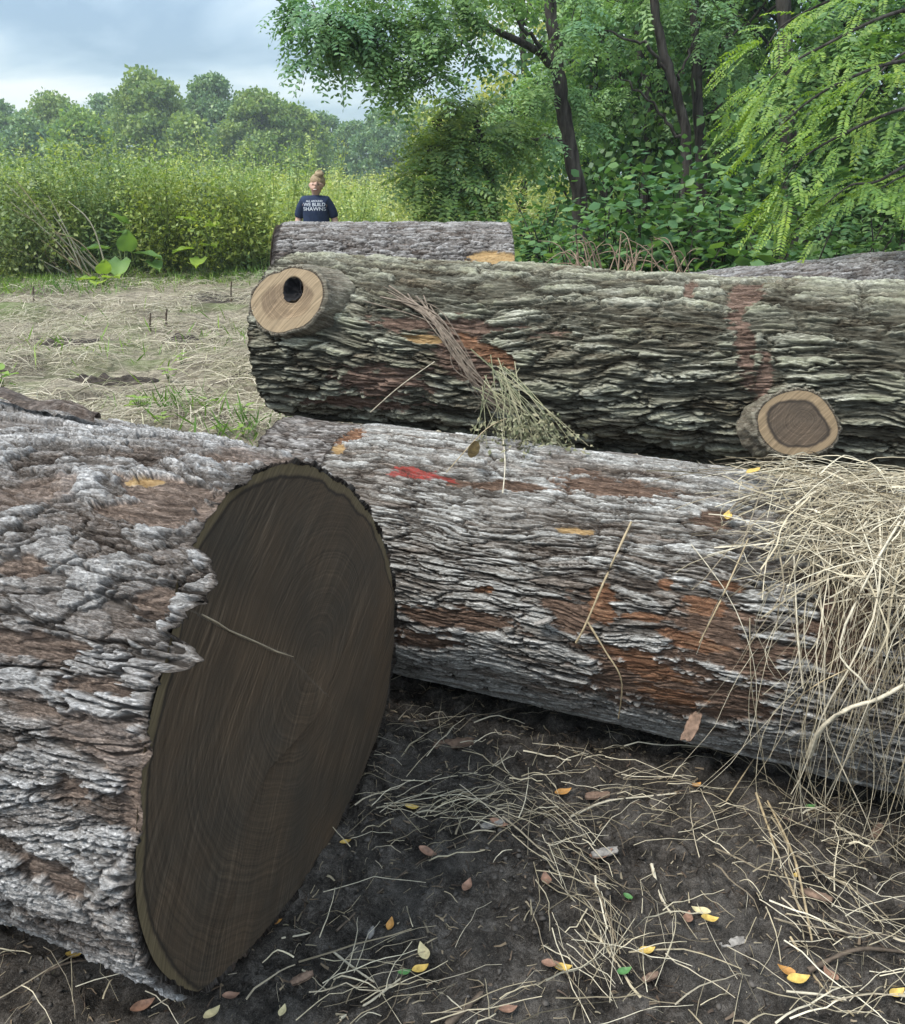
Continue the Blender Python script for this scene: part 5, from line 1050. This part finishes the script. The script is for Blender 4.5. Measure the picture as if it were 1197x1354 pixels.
# print on the shirt
tv = BVHTree.FromPolygons([v.co for v in ts.data.vertices], [p.vertices[:] for p in ts.data.polygons])
for body_, zc, wd, hh_ in (('ALL AROUND', 1.342, .20, .022), ('WE BUILD', 1.302, .265, .040), ('SHAWNS', 1.252, .275, .042)):
    fc = bpy.data.curves.new('f', 'FONT'); fc.body = body_; fc.align_x = 'CENTER'; fc.offset = .014; fo = bpy.data.objects.new('f', fc); COL.objects.link(fo)
    nm = bpy.data.meshes.new_from_object(fo.evaluated_get(bpy.context.evaluated_depsgraph_get())); bpy.data.objects.remove(fo)
    co = np.array([v.co[:] for v in nm.vertices]); co[:, 0] = (co[:, 0] - (co[:, 0].max() + co[:, 0].min()) / 2) / np.ptp(co[:, 0]) * wd; co[:, 1] = (co[:, 1] - co[:, 1].min()) / np.ptp(co[:, 1]) * hh_ + zc - hh_ / 2
    for v, c in zip(nm.vertices, co): v.co = (c[0], fy(c[0], c[1], tv) - .005, c[1])
    nm.materials.clear(); nm.materials.append(M_print if 'M_print' in globals() else globals().setdefault('M_print', plain('white_print', (.55, .58, .64), .8, .03, 20)))
    po = bpy.data.objects.new('shirt_print', nm); COL.objects.link(po); po.parent = ts

# ------------------------------------------------------------------ sky, sun, air
SUN_EL, SUN_AZ = 58.0, -115.0       # azimuth from +Y towards +X
wd_ = bpy.data.worlds.new('World'); sc.world = wd_; wd_.use_nodes = True; nt = wd_.node_tree
bg = nt.nodes['Background']; bg.inputs[1].default_value = .15
sky = nt.nodes.new('ShaderNodeTexSky'); sky.sky_type = 'NISHITA'; sky.sun_disc = False; sky.sun_elevation = R_(SUN_EL); sky.sun_rotation = R_(SUN_AZ)
tc = nt.nodes.new('ShaderNodeTexCoord'); sx = nt.nodes.new('ShaderNodeSeparateXYZ'); nt.links.new(tc.outputs['Generated'], sx.inputs[0])
def wm(op, a, b=0.0):
    n_ = nt.nodes.new('ShaderNodeMath'); n_.operation = op
    for i_, v in enumerate((a, b)):
        if isinstance(v, bpy.types.NodeSocket): nt.links.new(v, n_.inputs[i_])
        else: n_.inputs[i_].default_value = v
    return n_.outputs[0]
den = wm('ADD', wm('MAXIMUM', sx.outputs[2], 0.), .34); cx = nt.nodes.new('ShaderNodeCombineXYZ'); nt.links.new(wm('DIVIDE', sx.outputs[0], den), cx.inputs[0]); nt.links.new(wm('DIVIDE', sx.outputs[1], den), cx.inputs[1])
def wn(scale, det, ro, dist, off):
    mp = nt.nodes.new('ShaderNodeMapping'); nt.links.new(cx.outputs[0], mp.inputs[0]); mp.inputs['Location'].default_value = off; mp.inputs['Scale'].default_value = (.75, 1.25, 1)
    n_ = nt.nodes.new('ShaderNodeTexNoise'); nt.links.new(mp.outputs[0], n_.inputs['Vector']); n_.inputs['Scale'].default_value = scale; n_.inputs['Detail'].default_value = det; n_.inputs['Roughness'].default_value = ro; n_.inputs['Distortion'].default_value = dist; return n_.outputs['Fac']
def wr(f, stops):
    n_ = nt.nodes.new('ShaderNodeValToRGB'); cr = n_.color_ramp
    while len(cr.elements) < len(stops): cr.elements.new(.5)
    for e_, (p, c) in zip(cr.elements, stops): e_.position = p; e_.color = c + (1,)
    nt.links.new(f, n_.inputs[0]); return n_.outputs[0]
def wmix(f, a, b, bl='MIX'):
    n_ = nt.nodes.new('ShaderNodeMix'); n_.data_type = 'RGBA'; n_.blend_type = bl
    for s_, v in ((n_.inputs[0], f), (n_.inputs[6], a), (n_.inputs[7], b)):
        if isinstance(v, bpy.types.NodeSocket): nt.links.new(v, s_)
        else: s_.default_value = v
    return n_.outputs[2]
cl = wr(wn(1.7, 7, .5, .3, (3.1, 1.7, 0)), [(.40, (.28, .40, .54)), (.47, (.42, .55, .68)), (.54, (.64, .75, .83)), (.63, (.95, .97, .98))])
sc_ = nt.nodes.new('ShaderNodeVectorMath'); sc_.operation = 'SCALE'; nt.links.new(cl, sc_.inputs[0]); nt.links.new(wm('ADD', wm('MULTIPLY', wm('MAXIMUM', sx.outputs[2], 0.), 9.0), 2.8), sc_.inputs['Scale'])
nt.links.new(wmix(.88, sky.outputs[0], sc_.outputs[0]), bg.inputs[0])
sl = bpy.data.lights.new('sun', 'SUN'); sl.energy = 2.4; sl.angle = R_(24); sl.color = (1, .965, .90); so = bpy.data.objects.new('sun', sl); COL.objects.link(so)
e_, a_ = R_(SUN_EL), R_(SUN_AZ); sd = Vector((math.sin(a_) * math.cos(e_), math.cos(a_) * math.cos(e_), math.sin(e_))); so.rotation_euler = sd.to_track_quat('Z', 'Y').to_euler(); so.location = (0, 0, 20)
vs = sc.view_settings; vs.view_transform = 'Standard'; vs.look = 'None'; vs.gamma = 1; vs.use_curve_mapping = False; vs.exposure = 0.95
HAZE = True
if HAZE:
    x0, x1, y0, y1, z0, z1 = -425, 425, -36, 640, -2, 26
    Vb = [(x, y, z) for z in (z0, z1) for y in (y0, y1) for x in (x0, x1)]
    t = NT('haze_air'); pv = t.n('VolumePrincipled', {'Color': (.80, .88, .95), 'Density': .0009, 'Anisotropy': .2}); t.t.links.new(pv.outputs[0], t.out.inputs['Volume'])
    tag(mk('haze', Vb, np.array([[0, 2, 3, 1], [4, 5, 7, 6], [0, 1, 5, 4], [2, 6, 7, 3], [0, 4, 6, 2], [1, 3, 7, 5]]), t.m, None, False), kind='stuff')
sc.cycles.use_denoising = True; sc.cycles.max_bounces = 8; sc.cycles.transparent_max_bounces = 8; sc.cycles.volume_bounces = 1
